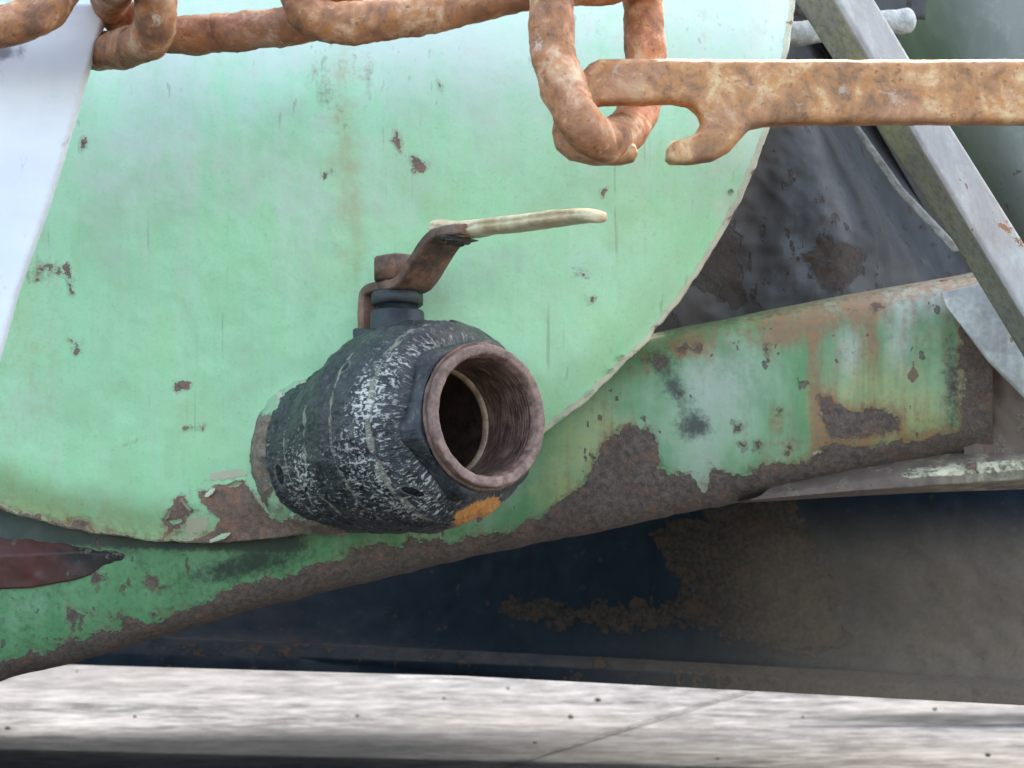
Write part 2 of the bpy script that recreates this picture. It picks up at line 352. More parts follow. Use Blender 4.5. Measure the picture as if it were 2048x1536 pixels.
def m_plain(name, c1, c2, rough=0.5, scale=120, bump=0.3, spec=0.5, metal=0.0):
    g = G(name); o = g.obj(); a = g.noise(o, scale, 7, 0.65); b = g.noise(o, scale*3.3, 4, 0.6)
    col = g.mix(g.rng(a, 0.32, 0.68), c1, c2)
    col = g.mix(g.math('MULTIPLY', g.rng(b, 0.55, 0.75), 0.3), col, tuple(min(1, x*1.8+0.02) for x in c2))
    return g.done(col, g.rng(a, 0.3, 0.7, rough-0.08, rough+0.12), g.math('ADD', a, g.math('MULTIPLY', b, 0.4)), bump, 0.0015, metal, spec)
M_black = m_plain('black_valve_casting', (0.011, 0.014, 0.017), (0.030, 0.037, 0.041), 0.48)
M_ring = m_plain('coppery_threaded_steel', (0.09, 0.048, 0.038), (0.27, 0.165, 0.13), 0.5, 160, 0.5)
M_sleeve = m_plain('cracked_cream_vinyl', (0.46, 0.33, 0.18), (0.76, 0.67, 0.46), 0.5, 60, 0.8)
M_goo = m_plain('charred_vinyl', (0.015, 0.015, 0.015), (0.07, 0.06, 0.05), 0.6)
M_ball = m_plain('dark_ball_steel', (0.02, 0.012, 0.01), (0.07, 0.04, 0.03), 0.35)
M_seat = m_plain('worn_seat_ring', (0.20, 0.13, 0.08), (0.42, 0.31, 0.2), 0.45)
M_peb = m_plain('dark_grit', (0.01, 0.01, 0.012), (0.05, 0.045, 0.045), 0.8)
M_pale = m_plain('chipped_pale_paint', (0.30, 0.30, 0.28), (0.55, 0.54, 0.50), 0.6, 150, 0.9)
def m_bore():
    g = G('threaded_bore_rust'); v = g.vattr('wc'); o = g.obj()
    wv = g.n('TexWave', wave_type='BANDS', bands_direction='X'); g.put(wv.inputs['Vector'], v); wv.inputs['Scale'].default_value = 130
    wv.inputs['Distortion'].default_value = 1.2; wv.inputs['Detail'].default_value = 3; wv.inputs['Detail Scale'].default_value = 2
    a = g.noise(o, 90, 7, 0.65)
    s_ = g.noise(g.obj((900, 60, 1), vec=v), 1.0, 4, 0.6)
    col = g.ramp(a, [(0.3, (0.03, 0.017, 0.014)), (0.5, (0.095, 0.052, 0.04)), (0.7, (0.24, 0.145, 0.11))])
    col = g.mix(g.math('MULTIPLY', g.rng(s_, 0.45, 0.7), 0.5), col, (0.36, 0.25, 0.2))
    return g.done(col, 0.45, g.math('ADD', g.math('MULTIPLY', wv.outputs['Fac'], 0.5), s_), 0.4, 0.001)
M_bore = m_bore()
def m_ground():
    g = G('brushed_concrete'); o = g.obj()
    a = g.noise(g.obj((2.4, 14, 1), (0, 0, 0.12)), 1.0, 9, 0.72, 0.5); b = g.noise(g.obj((16, 110, 1), (0, 0, 0.25)), 1.0, 8, 0.75); c = g.noise(o, 1.3, 4, 0.6)
    col = g.mix(g.rng(a, 0.34, 0.66), (0.020, 0.022, 0.026), (0.110, 0.117, 0.131))
    col = g.mix(g.math('MULTIPLY', g.rng(b, 0.46, 0.60), 0.6), col, (0.20, 0.213, 0.24))
    col = g.mix(g.math('MULTIPLY', g.rng(b, 0.48, 0.36), 0.75), col, (0.025, 0.025, 0.026))
    col = g.mix(g.math('MULTIPLY', g.rng(c, 0.4, 0.65), 0.35), col, (0.085, 0.085, 0.086))
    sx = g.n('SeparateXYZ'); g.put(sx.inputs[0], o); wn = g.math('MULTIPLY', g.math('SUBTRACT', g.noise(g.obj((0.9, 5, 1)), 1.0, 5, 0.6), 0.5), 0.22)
    yy = g.math('ADD', sx.outputs[1], wn); painted_shade = g.math('MULTIPLY', g.rng(yy, -0.14, -0.36), g.rng(sx.outputs[0], 0.75, -0.25))
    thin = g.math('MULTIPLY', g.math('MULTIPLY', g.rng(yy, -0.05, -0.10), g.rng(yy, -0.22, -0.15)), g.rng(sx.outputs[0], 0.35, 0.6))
    painted_shade = g.math('MAXIMUM', painted_shade, g.math('MULTIPLY', thin, 0.8))
    col = g.mix(g.math('MULTIPLY', painted_shade, 0.88), col, (0.006, 0.008, 0.011))  # bands of shade painted dark into the concrete colour
    return g.done(col, g.rng(painted_shade, 0, 1, 0.62, 0.5), g.math('ADD', a, b), 0.5, 0.004, spec=0.0)
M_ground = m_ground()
M_seam = m_plain('dark_seam', (0.015, 0.015, 0.016), (0.045, 0.045, 0.046), 0.95, 40, spec=0.0)

# ------------------------------------------------------------------ ground
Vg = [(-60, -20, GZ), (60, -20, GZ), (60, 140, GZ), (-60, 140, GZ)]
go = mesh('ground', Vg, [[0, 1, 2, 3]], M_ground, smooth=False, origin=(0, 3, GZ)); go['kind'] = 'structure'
def gp(px, py): return P(px, py, -GZ/((py-768)*K))
a0, a1 = gp(1020, 1532), gp(1520, 1378)
dr = (a1-a0); dr /= np.linalg.norm(dr); a0 = a0-dr*0.5; a1 = a1+dr*1.5; pr = np.array([-dr[1], dr[0], 0])*0.0022; up = np.array([0, 0, 0.004])
sm = mesh('ground_seam', [a0-pr+up, a0+pr+up, a1+pr+up, a1-pr+up], [[0, 1, 2, 3]], M_seam, smooth=False, origin=(a0+a1)/2+up); sm['kind'] = 'structure'

# ------------------------------------------------------------------ tank end (round dished plate + drum behind)
TCX, TCY, TR = 398.0, -114.0, 1197.0
TD = 1.20
tank = thing('storage_tank', 'large round pale green tank end with paint peeling along its lower rim', 'tank', P(TCX, TCY, TD))
def disc_depth(px, py):
    rr = np.hypot(px-TCX, py-TCY)/TR
    d = TD + 0.030*rr**2*0 + 0.010*sstep(0.90, 1.0, rr)**2
    t = np.clip((330-py)/330, 0, 3.5); d = d + 0.030*t*t
    t = np.clip((px-1150)/420, 0, 1.2); d = d + 0.020*t*t
    t = np.clip((py-880)/220, 0, 1.2); d = d + 0.006*t*t
    return d + 0.0022*n2(px, py, 230, 3, 3) + 0.00035*n2(px, py, 34, 5, 3)
vis = np.linspace(-12, 112, 620); rest = np.linspace(112, 348, 60)[1:-1]
TH = np.radians(np.concatenate([vis, rest])); nT = len(TH)
RR = np.concatenate([np.linspace(0.0004, 0.25, 40), np.linspace(0.25, 0.965, 210)[1:], np.linspace(0.965, 1.0, 26)[1:]])*TR
T2, R2 = np.meshgrid(TH, RR)
wob = 1+0.0035*n2(T2*40, T2*0, 1.0, 8, 4)*sstep(0.8, 1.0, R2/TR)
px = TCX+R2*wob*np.cos(T2); py = TCY+R2*wob*np.sin(T2)
D = disc_depth(px, py)
# weather masks
rim = TR-R2
nz = n2(px, py, 60, 1); nf = n2(px, py, 18, 2)
big_peel = [(398, 985), (425, 976), (438, 968), (462, 974), (486, 962), (508, 985), (524, 1010), (548, 1040), (566, 1050), (640, 1075), (655, 1120), (560, 1125), (470, 1120), (392, 1112), (374, 1098), (392, 1078), (432, 1062), (440, 1042), (418, 1020)]
rust = sdf(px, py, big_peel)
for pl in ([(356, 988), (372, 1005), (392, 1022), (378, 1034), (352, 1044), (330, 1050), (322, 1036), (338, 1024)],
           [(338, 1040), (372, 1040), (356, 1062), (336, 1068)],
           [(138, 1040), (160, 1034), (176, 1048), (170, 1058), (148, 1060)],
           [(788, 255), (798, 262), (803, 285), (800, 300), (791, 290)], [(820, 306), (834, 312), (852, 330), (846, 345), (826, 338)],
           [(142, 682), (164, 686), (160, 706), (148, 708)], [(350, 764), (378, 768), (372, 782), (352, 780)],
           [(124, 512), (132, 512), (146, 560), (146, 592), (138, 585), (132, 548)], [(366, 856), (404, 848), (402, 854), (370, 862)],
           [(1150, 540), (1172, 543), (1170, 550), (1154, 550)], [(1178, 592), (1190, 595), (1186, 604), (1180, 604)], [(1198, 380), (1212, 382), (1206, 392), (1200, 390)],
           [(644, 345), (660, 343), (656, 352), (648, 358)], [(874, 160), (886, 172), (882, 182), (876, 176)], [(60, 520), (78, 505), (84, 530), (70, 560), (58, 550)], [(160, 262), (178, 288), (170, 305), (156, 300)]):
    rust = np.maximum(rust, sdf(px, py, pl)-1)
edge_w = 5+7*n2(px, py, 80, 9)+9*np.clip(n2(px, py, 26, 10), 0, 1)
rust = np.maximum(rust, np.clip((edge_w*0.9-rim), -40, 30)*np.where(px > 640, 0.5, 0.8)-np.where(px > 640, 9, 4))
wA0 = rust/100
stain = 0.75*blob(px, py, 655, 190, 28, 75, -22)+0.45*blob(px, py, 700, 130, 60, 35)+0.5*blob(px, py, 745, 160, 28, 38)+0.25*blob(px, py, 60, 320, 80, 150)
stain += 0.5*sstep(46, 8, rim)*(px < 700)+0.35*blob(px, py, 60, 560, 60, 60)+0.30*blob(px, py, 1190, 45, 9, 40, -20)*2
stain += 0.25*blob(px, py, 833, 335, 20, 26)+0.4*blob(px, py, 798, 285, 9, 24)+0.6*blob(px, py, 265, 885, 45, 6, -20)+0.4*blob(px, py, 150, 1050, 60, 18)
stain += 0.55*sstep(-16, 0, rust)
ch = 0.04+0.26*sstep(720, 250, py+110*nz)*sstep(1350, 850, px)+0.60*sstep(230, 50, py+60*nz-12*np.sin(px/300))+0.25*n2(px, py, 200, 41)+0.25*blob(px, py, 640, 400, 140, 120)+0.30*sstep(1250, 1530, px+20*nz)*sstep(700, 300, py)+0.18*nz+0.30*blob(px, py, 330, 300, 220, 120)  # chalk, plus sky glare painted along the top and right
al = 0.10*n2(px, py, 130, 42)+0.12+0.50*blob(px, py, 690, 300, 35, 240)+0.32*blob(px, py, 720, 480, 22, 130)+0.55*sstep(110, 20, rim)*(px < 620)+0.30*blob(px, py, 60, 700, 90, 260)+0.3*blob(px, py, 1340, 60, 160, 60)*0.5+0.55*blob(px, py, 610, 790, 90, 20, -25)
so = 0.25*blob(px, py, 1540, 60, 30, 120)
cr = sstep(16+8*nf, 3, rim)*np.where(px > 700, 1.0, 0.35)+0.9*blob(px, py, 392, 1050, 34, 22, -20)*(rust < 0)+0.75*blob(px, py, 455, 950, 60, 14, -8)
V = PA(px, py, D)
front_n = len(RR)
# wrap the rim round to the back
back = []
for k_, (dr_, dd) in enumerate(((2.0, 0.0015), (1.5, 0.004), (0.0, 0.009), (-3.0, 0.012), (-400, 0.0125), (-1150, 0.012))):
    r_ = TR*wob[-1]+dr_+n2(TH*60, TH*0+k_, 1.0, 4)*1.2
    bx_, by_ = TCX+r_*np.cos(TH), TCY+r_*np.sin(TH)
    back.append(PA(bx_, by_, (D[-1] if dr_ > -10 else disc_depth(bx_, by_))+dd))
Vall = np.concatenate([V, np.array(back)], 0)
def padA(x, v): return np.concatenate([x, np.repeat(v[None] if np.ndim(v) else np.full((1, nT), v), len(back), 0)], 0)
A = np.stack([padA(wA0, wA0[-1]*0+np.clip(n2(px[-1], py[-1], 30, 6)*0.25, -1, 1)), padA(stain, 0.3), padA(ch, 0.1)], -1)
B = np.stack([padA(so, 0.1), padA(al, 0.2), padA(cr, 0.75)], -1)
panel = fixn(mesh('end_panel', Vall, gridF(len(RR)+len(back), nT, cv=True), M_disc, tank, {'wA': A, 'wB': B}))
# centre fan closes off frame at the top left; drum behind the plate
def ringtube(name, cx, cy, R, y0, y1, mat, parent, n=96):
    th = np.linspace(0, 2*np.pi, n, endpoint=False); c = P(cx, cy, TD); Vv = []
    for (r_, y_) in ((R*0.01, y0), (R, y0), (R, y1), (R*0.01, y1)):
        Vv.append(np.stack([c[0]+r_*np.cos(th), np.full(n, y_), c[2]+r_*np.sin(th)], -1))
    z = np.zeros((4, n)); return fixn(mesh(name, np.array(Vv), gridF(4, n, cv=True), mat, parent, {'wA': np.stack([z-1, z, z], -1), 'wB': np.stack([z, z, z], -1)}, smooth=False))
ringtube('drum', TCX-60, TCY-260, 0.31, TD+0.075, TD+0.62, M_disc, tank)
# curled paint flakes on the tank rim
flk = [((470, 968), 30, 14, -15, 0.5), ((420, 985), 26, 12, -40, 0.7), ((372, 1010), 30, 9, 50, 0.6), ((440, 1075), 44, 14, -22, 0.8), ((335, 1030), 22, 9, -60, 0.6),
       ((516, 1000), 40, 10, 55, 0.5), ((1243, 716), 16, 12, -40, 0.7), ((1178, 786), 24, 9, -42, 0.8), ((1222, 742), 14, 8, -45, 0.6), ((1120, 838), 26, 8, -40, 0.6), ((1462, 384), 10, 16, 10, 0.6)]
for q, ((fx, fy), L, Wd, ang, curl) in enumerate(flk):
    u = np.linspace(-1, 1, 15); v = np.linspace(0, 1, 7); U, Wv = np.meshgrid(u, v, indexing='ij')
    wid = Wd*(0.6+0.8*np.abs(n2(U*3+q*7, U*0, 1.0, q)))*np.sqrt(np.clip(1-U**2*0.9, 0.05, 1)); ca, sa = math.cos(math.radians(ang)), math.sin(math.radians(ang))
    lx = U*L/2+2*n2(U*6, Wv*6, 1, q); ly = (Wv-0.5)*wid
    X = fx+lx*ca-ly*sa; Y = fy+lx*sa+ly*ca
    Dd = disc_depth(X, Y)-0.0006-curl*0.005*(Wv if q % 2 else 1-Wv)**2
    Vf = PA(X, Y, Dd); Vf = np.concatenate([Vf.reshape(-1, 3), (Vf+np.array([0, 0.0006, 0])).reshape(-1, 3)])
    f1 = gridF(15, 7); z = np.zeros(len(Vf))
    mesh('paint_flake', Vf, np.vstack([f1, f1[:, ::-1]+105]), M_disc, tank, {'wA': np.stack([z-1, z+0.1, z+0.3], -1), 'wB': np.stack([z, z+0.2, z+0.55], -1)})
# weld pad where the valve enters
th = np.linspace(0, 2*np.pi, 240, endpoint=False); rr = np.array([1.10, 1.04, 1.0, 0.95, 0.88, 0.78, 0.66, 0.5])
hh = np.array([-0.004, 0.001, 0.008, 0.014, 0.018, 0.022, 0.026, 0.03])
Rg, Tg = np.meshgrid(rr, th, indexing='ij'); rad = 148*(1+0.05*fbm(np.stack([np.cos(Tg)*2, np.sin(Tg)*2, Rg*2], -1), 3)*1.6)
X = 652+rad*Rg*np.cos(Tg); Y = 908+rad*1.02*Rg*np.sin(Tg)
Hh = hh[:, None]*(1+0.25*n2(X, Y, 30, 5))+0.0032*n2(X, Y, 14, 7)+0.0016*np.sign(n2(X, Y, 26, 17))*0.5
Vp = PA(X, Y, TD+0.002-Hh)
rA = 0.16+0.3*n2(X, Y, 40, 12)-0.9*blob(X, Y, 590, 790, 60, 34, -25)-0.35*blob(X, Y, 560, 1010, 26, 40)
z = np.zeros_like(X)
fixn(mesh('weld_pad', Vp, gridF(len(rr), 240, cv=True), M_pad, tank, {'wA': np.stack([rA, z+0.2, z], -1), 'wB': np.stack([z+0.1, z+0.35, 0.9*np.clip(n2(X, Y, 16, 14), 0, 1)+0.2], -1)}))

# ------------------------------------------------------------------ ball valve
ax = np.array([0.62, -0.777, 0.109]); ax /= np.linalg.norm(ax)
st_ = np.array([-0.012, 0.14, 0.99]); st_ -= ax*(ax @ st_); st_ /= np.linalg.norm(st_)
bx = np.cross(ax, st_); bx /= np.linalg.norm(bx)           # points left and towards the lens
O = P(980, 831, 1.08)
valve = thing('ball_valve', 'black wrapped ball valve with scuffed white marks, rusty lever and open coppery mouth', 'valve', O-ax*0.09)
def rev(name, prof, mat, ns=200, disp=None, sides=None, attrs=None, close=True, parent=None, subd=1, shift=None):
    pr_ = np.array(prof, float)
    if subd > 1:
        q = [pr_[0]]
        for i in range(len(pr_)-1):
            for j in range(1, subd+1): q.append(pr_[i]+(pr_[i+1]-pr_[i])*j/subd)
        pr_ = np.array(q)
    a = np.linspace(0, 2*np.pi, ns, endpoint=False); Tt, Aa = np.meshgrid(pr_[:, 0], a, indexing='ij'); Rr = np.repeat(pr_[:, 1][:, None], ns, 1)
    if sides:
        seg = 2*np.pi/sides; ph = (Aa-math.radians(105)) % seg-seg/2; m = np.cos(np.pi/sides)/np.cos(ph)
        Rr = np.where(Rr > 0.044, np.minimum(Rr*m, Rr*0.965), Rr)
    if disp is not None: Rr = Rr+disp(Tt, Aa, Rr)
    Vv = O+ax*Tt[..., None]+(st_*np.cos(Aa)[..., None]+bx*np.sin(Aa)[..., None])*Rr[..., None]
    if shift is not None: Vv = Vv-st_*shift(Tt)[..., None]
    at = {'wc': np.stack([Tt, Aa*0.05, np.zeros_like(Tt)], -1)}
    if attrs: at.update(attrs(Tt, Aa, Vv))
    return fixn(mesh(name, Vv, gridF(len(pr_), ns, cu=False, cv=True), mat, parent or valve, at))
def pj(Vv): return 1024+Vv[..., 0]/(K*Vv[..., 1]), 768-Vv[..., 2]/(K*Vv[..., 1])
tb = np.linspace(-0.165, -0.018, 210)
kn = np.array([(-0.165, 0.0455), (-0.151, 0.0462), (-0.149, 0.0484), (-0.134, 0.0488), (-0.132, 0.0512), (-0.126, 0.0522), (-0.110, 0.0560), (-0.095, 0.0590), (-0.085, 0.0602), (-0.068, 0.0608), (-0.050, 0.0600), (-0.038, 0.0578), (-0.030, 0.0545), (-0.022, 0.0490), (-0.019, 0.0455), (-0.018, 0.0365)])
rb = np.interp(tb, kn[:, 0], kn[:, 1])
def wrapdisp(T, A, R):
    q = np.stack([T*90, np.cos(A)*R*90, np.sin(A)*R*90], -1); f = fbm(q, 3)
    ph = (T+0.004*A/np.pi+0.0016*f)/0.034
    fr = ph-np.floor(ph)
    lip = 0.0026*sstep(0.0, 0.12, fr)*(1-fr)                # edges of the wound layers
    ridg = 0.0006*fbm(np.stack([T*230, A*0.05*520, T*0], -1), 9, 3)
    return lip+0.0021*f+ridg+0.0010*fbm(q*0.35, 12)
def wrapattr(T, A, Vv):
    X, Y = pj(Vv)
    d = 0.38+0.42*blob(X, Y, 725, 800, 50, 90, 10)+0.16*blob(X, Y, 765, 920, 70, 60)+0.20*blob(X, Y, 800, 730, 110, 35, -25)+0.18*blob(X, Y, 770, 1000, 130, 60, 10)+0.25*blob(X, Y, 600, 930, 40, 90)+0.25*blob(X, Y, 860, 970, 40, 50)
    d -= 0.45*blob(X, Y, 640, 790, 50, 70, 20)+0.30*blob(X, Y, 700, 735, 45, 40)
    orr = 1.25*blob(X, Y, 958, 1030, 56, 28, -24)
    front = (bx*-1)[0]*0+1
    te = blob(X, Y, 826, 984, 30, 8, 18)+blob(X, Y, 560, 950, 8, 24, -12)+0.8*blob(X, Y, 690, 735, 5, 14, 40)+0.9*blob(X, Y, 884, 738, 30, 5, -24)+0.9*blob(X, Y, 868, 690, 24, 4, 0)
    ph = (T+0.004*A/np.pi)/0.034; fr = ph-np.floor(ph); em = sstep(0.16, 0.06, np.minimum(fr, 1-fr))
    return {'wA': np.stack([d, orr, te], -1), 'wB': np.stack([em, d*0, d*0], -1)}
rev('body', np.stack([tb, rb], -1), M_wrap, 420, wrapdisp, attrs=wrapattr, shift=lambda T: 0.007*sstep(-0.085, -0.14, T))
rev('end_collar', [(-0.027, 0.036), (-0.027, 0.0495), (-0.0255, 0.0505), (-0.0115, 0.0496), (-0.0088, 0.0475), (-0.0078, 0.0458), (-0.0078, 0.034)], M_wrap, 288,
    lambda T, A, R: 0.0007*fbm(np.stack([T*120, np.cos(A)*4, np.sin(A)*4], -1), 2), sides=6, subd=3,
    attrs=lambda T, A, Vv: {'wA': np.stack([0*T+0.0+0.35*sstep(-0.019, -0.026, T), 0*T, 0*T], -1), 'wB': np.stack([0*T, 0*T, 0*T], -1)})
rev('collar_lip', [(-0.0080, 0.0350), (-0.0068, 0.0415), (-0.0055, 0.0424), (-0.0045, 0.0418), (-0.0045, 0.0395)], M_lever, 200,
    lambda T, A, R: 0.0008*fbm(np.stack([T*200, np.cos(A)*7, np.sin(A)*7], -1), 6), subd=2)
rev('threaded_ring', [(-0.055, 0.0335), (-0.020, 0.0398), (-0.006, 0.0404), (-0.0016, 0.0406), (-0.0003, 0.0402), (0, 0.0396), (-0.0001, 0.0356), (-0.0006, 0.0350), (-0.003, 0.0340), (-0.007, 0.0330)], M_ring, 200,
    lambda T, A, R: 0.00055*fbm(np.stack([T*200, np.cos(A)*9, np.sin(A)*9], -1), 4), subd=3)
rev('bore', [(-0.005, 0.0330), (-0.047, 0.0322)], M_bore, 160, lambda T, A, R: 0.00009*np.sin(T*2*np.pi/0.0023+A), subd=90)
rev('seat_ring', [(-0.043, 0.0326), (-0.0434, 0.0316), (-0.0445, 0.0306), (-0.047, 0.0304)], M_seat, 120, subd=2)
rev('ball', [(-0.0465, 0.0304), (-0.066, 0.0300), (-0.080, 0.0295), (-0.100, 0.027), (-0.110, 0.018), (-0.113, 0.009), (-0.114, 0.0003)], M_ball, 96, subd=3)

CS = O-ax*0.091
def srev(name, prof, mat, ns=96, sides=None, parent=None, lump=0.0003, off=(0, 0)):
    a = np.linspace(0, 2*np.pi, ns, endpoint=False); pr_ = np.array(prof, float)
    Hh_, Aa = np.meshgrid(pr_[:, 0], a, indexing='ij'); Rr = np.repeat(pr_[:, 1][:, None], ns, 1)
    if sides:
        seg = 2*np.pi/sides; ph = (Aa+0.35) % seg-seg/2; Rr = Rr*np.cos(np.pi/sides)/np.cos(ph)*1.04
    Vv = CS+ax*off[0]+bx*off[1]+st_*Hh_[..., None]+(ax*np.cos(Aa)[..., None]+bx*np.sin(Aa)[..., None])*Rr[..., None]
    Vv = Vv+fbm(Vv*260, 5)[..., None]*lump
    return fixn(mesh(name, Vv, gridF(len(pr_), ns, cv=True), mat, parent or valve))
srev('bonnet', [(0.050, 0.0200), (0.0575, 0.0185), (0.0590, 0.0168), (0.0600, 0.0165), (0.0710, 0.0163), (0.0720, 0.0155), (0.0723, 0.0128), (0.0768, 0.0126), (0.0768, 0.0005)], M_black)
srev('packing_nut', [(0.0755, 0.0005), (0.0755, 0.0146), (0.0765, 0.0157), (0.0822, 0.0157), (0.0835, 0.0148), (0.0840, 0.009)], M_black)
srev('stem', [(0.082, 0.0002), (0.082, 0.0112), (0.093, 0.0112), (0.093, 0.0002)], M_lever, sides=8)
srev('handle_nut', [(0.0905, 0.0003), (0.0905, 0.0148), (0.1035, 0.0148), (0.1052, 0.0135), (0.1056, 0.0003)], M_lever, sides=6)
# stop lug at the left foot of the bonnet
def boxy(name, cs, mat, parent, seg=6, lump=0.0005):
    """rounded hexahedron from 8 corners (bottom 4, top 4)"""
    import bmesh
    bm = bmesh.new(); vs = [bm.verts.new(tuple(c)) for c in cs]
    for f in ((0, 1, 2, 3), (7, 6, 5, 4), (0, 4, 5, 1), (1, 5, 6, 2), (2, 6, 7, 3), (3, 7, 4, 0)): bm.faces.new([vs[i] for i in f])
    bmesh.ops.recalc_face_normals(bm, faces=bm.faces[:])
    bmesh.ops.bevel(bm, geom=bm.edges[:], offset=min(0.0028, 0.3*min((bm.verts[0].co-bm.verts[3].co).length, (bm.verts[0].co-bm.verts[4].co).length) if not bm.verts.ensure_lookup_table() else 0.002), segments=3, profile=0.6, affect='EDGES')
    bmesh.ops.subdivide_edges(bm, edges=bm.edges[:], cuts=2, use_grid_fill=True)
    V_ = np.array([v.co[:] for v in bm.verts]); bm.verts.index_update(); F_ = [[v.index for v in f.verts] for f in bm.faces]; bm.free()
    V_ = V_+fbm(V_*300, 5)[:, None]*lump
    return fixn(mesh(name, V_, F_, mat, parent))
def VS(t, h, b): return CS+ax*t+st_*h+bx*b
boxy('stop_lug', [VS(-0.014, 0.044, 0.0235), VS(-0.020, 0.046, -0.006), VS(0.012, 0.044, -0.006), VS(0.008, 0.041, 0.0185), VS(-0.018, 0.0625, 0.0215), VS(-0.020, 0.0625, -0.006), VS(0.006, 0.0600, -0.008), VS(0.002, 0.0600, 0.0195)], M_black, valve)
# lever: side profile read in the plane of its near edge
LW = 0.026
def on_plane(px_, py_, boff):
    p0 = CS+bx*boff; d = P(px_, py_, 1.0); s_ = (p0 @ bx)/(d @ bx); v = d*s_-CS
    return float(v @ ax), float(v @ st_)
prof_px = [(720, 668), (719, 630), (720, 600), (724, 584), (738, 575), (765, 571), (785, 566), (800, 552), (818, 524), (842, 487), (860, 469), (880, 462), (902, 458), (925, 457)]
prof = np.array([on_plane(x, y, LW/2) for x, y in prof_px]); prof = catmull(prof, 6)
tg = np.gradient(prof, axis=0); tg /= np.linalg.norm(tg, axis=1)[:, None]; nm = np.stack([-tg[:, 1], tg[:, 0]], -1)
th2 = 0.0030
s_ = np.linspace(0, 1, len(prof)); half = LW/2*np.interp(s_, [0, 0.12, 0.3, 0.6, 0.8, 0.92, 1.0], [0.42, 0.5, 1.0, 1.0, 0.95, 0.6, 0.45])
sec = []
for (b_, n_) in ((-1, -0.7), (-1, 0.7), (-0.93, 1), (0, 1), (0.93, 1), (1, 0.7), (1, -0.7), (0.93, -1), (0, -1), (-0.93, -1)):
    h_ = LW/2-half          # the near edge stays on its plane, the far edge tapers
    bpos = np.where(b_ > 0, LW/2*b_, LW/2*b_+2*h_*abs(b_))
    q = prof+nm*th2*n_
    sec.append(CS+ax*q[:, 0:1]+st_*q[:, 1:2]+bx*bpos[:, None])
Vl = np.transpose(np.array(sec), (1, 0, 2)); Vl = Vl+fbm(Vl*220, 8)[..., None]*0.0006
Fl = gridF(len(prof), 10, cv=True).tolist(); Fl.append(list(range(10))); Fl.append([(len(prof)-1)*10+i for i in range(10)])
lever = fixn(mesh('lever', Vl, Fl, M_lever, valve))
es = lever.modifiers.new('bev', 'BEVEL'); es.width = 0.0008; es.segments = 2; es.limit_method = 'ANGLE'
# cream vinyl sleeve
sp = np.array([on_plane(x, y, 0.004) for x, y in [(866, 452), (900, 459), (940, 457), (1000, 450), (1080, 440), (1150, 431), (1194, 430)]]); sp = catmull(sp, 10)
n_ = len(sp); tg = np.gradient(sp, axis=0); tg /= np.linalg.norm(tg, axis=1)[:, None]; nm = np.stack([-tg[:, 1], tg[:, 0]], -1)
s_ = np.linspace(0, 1, n_); endr = np.sqrt(np.clip(1-((s_-0.95)/0.05).clip(0, 1)**2, 0.02, 1))*np.interp(s_, [0, 0.05, 1], [0.6, 1, 1])
aa = np.linspace(0, 2*np.pi, 40, endpoint=False)
hb = 0.0088*endr; hn = np.interp(s_, [0, 0.2, 1], [0.0050, 0.0050, 0.0036])*endr
pw = lambda x, p: np.sign(x)*np.abs(x)**p
Vs_ = (CS+ax*sp[:, None, 0:1]+st_*sp[:, None, 1:2])+(ax*nm[:, None, 0:1]+st_*nm[:, None, 1:2])*(hn[:, None]*pw(np.sin(aa), 0.8)[None])[..., None]+bx*(0.002+hb[:, None]*pw(np.cos(aa), 0.75)[None])[..., None]
Vs_ = Vs_+(st_*0.0011)*fbm(Vs_*np.array([110, 110, 260]), 4)[..., None]- (bx*0.0034)*np.exp(-((aa+0.25)/0.30)**2)[None, :, None]*np.interp(s_, [0, .1, .85, 1], [0, 1, 1, 0])[:, None, None]
Fs = gridF(n_, 40, cv=True).tolist(); Fs.append(list(range(40))); Fs.append([(n_-1)*40+i for i in range(40)])
slv = fixn(mesh('grip_sleeve', Vs_, Fs, M_sleeve, lever))
# charred torn end of the sleeve
def lumpball(name, c, r, mat, parent, seed, amp=0.5):
    a = np.linspace(0, np.pi, 14); b = np.linspace(0, 2*np.pi, 20, endpoint=False); Aa, Bb = np.meshgrid(a, b, indexing='ij')
    d = np.stack([np.sin(Aa)*np.cos(Bb), np.sin(Aa)*np.sin(Bb), np.cos(Aa)], -1)
    Vv = np.array(c)+d*np.array(r)*(1+amp*fbm(d*2.2+seed, seed))[..., None]
    return fixn(mesh(name, Vv, gridF(14, 20, cv=True), mat, parent))
t_, h_ = on_plane(918, 482, 0.004); lumpball('charred_remnant', CS+ax*t_+st_*h_+bx*0.004, (0.008, 0.005, 0.0028), M_goo, lever, 3, 0.9)
t_, h_ = on_plane(902, 470, 0.008); lumpball('charred_remnant', CS+ax*t_+st_*h_+bx*0.004, (0.007, 0.006, 0.004), M_goo, lever, 5, 0.9)

# ------------------------------------------------------------------ green frame tube under the tank
RC = P(900, 980, 1.29)
rail = thing('frame_tube', 'thick diagonal green frame tube with rusty bare lower edge, running under the round tank end', 'frame', RC)
rx = np.concatenate([np.linspace(-260, 0, 20)[:-1], np.linspace(0, 1985, 575)])
top = np.interp(rx, [-260, 0, 600, 1100, 1300, 1500, 1700, 1930], [1010, 960, 832, 712, 668, 628, 588, 548])
top = np.where(rx > 1930, 548-(rx-1930)*0.2, top)
bot = np.interp(rx, [-260, 0, 160, 500, 900, 1300, 1500, 1700, 1780, 1930], [1430, 1362, 1322, 1222, 1124, 1041, 1000, 958, 942, 915])
top = top+2.0*n2(rx, rx*0, 90, 3); bot = bot+4*n2(rx, rx*0, 45, 4)
tt = np.concatenate([np.linspace(0, np.pi, 170), np.linspace(np.pi, 2*np.pi, 30)[1:-1]])   # top -> front -> bottom -> back
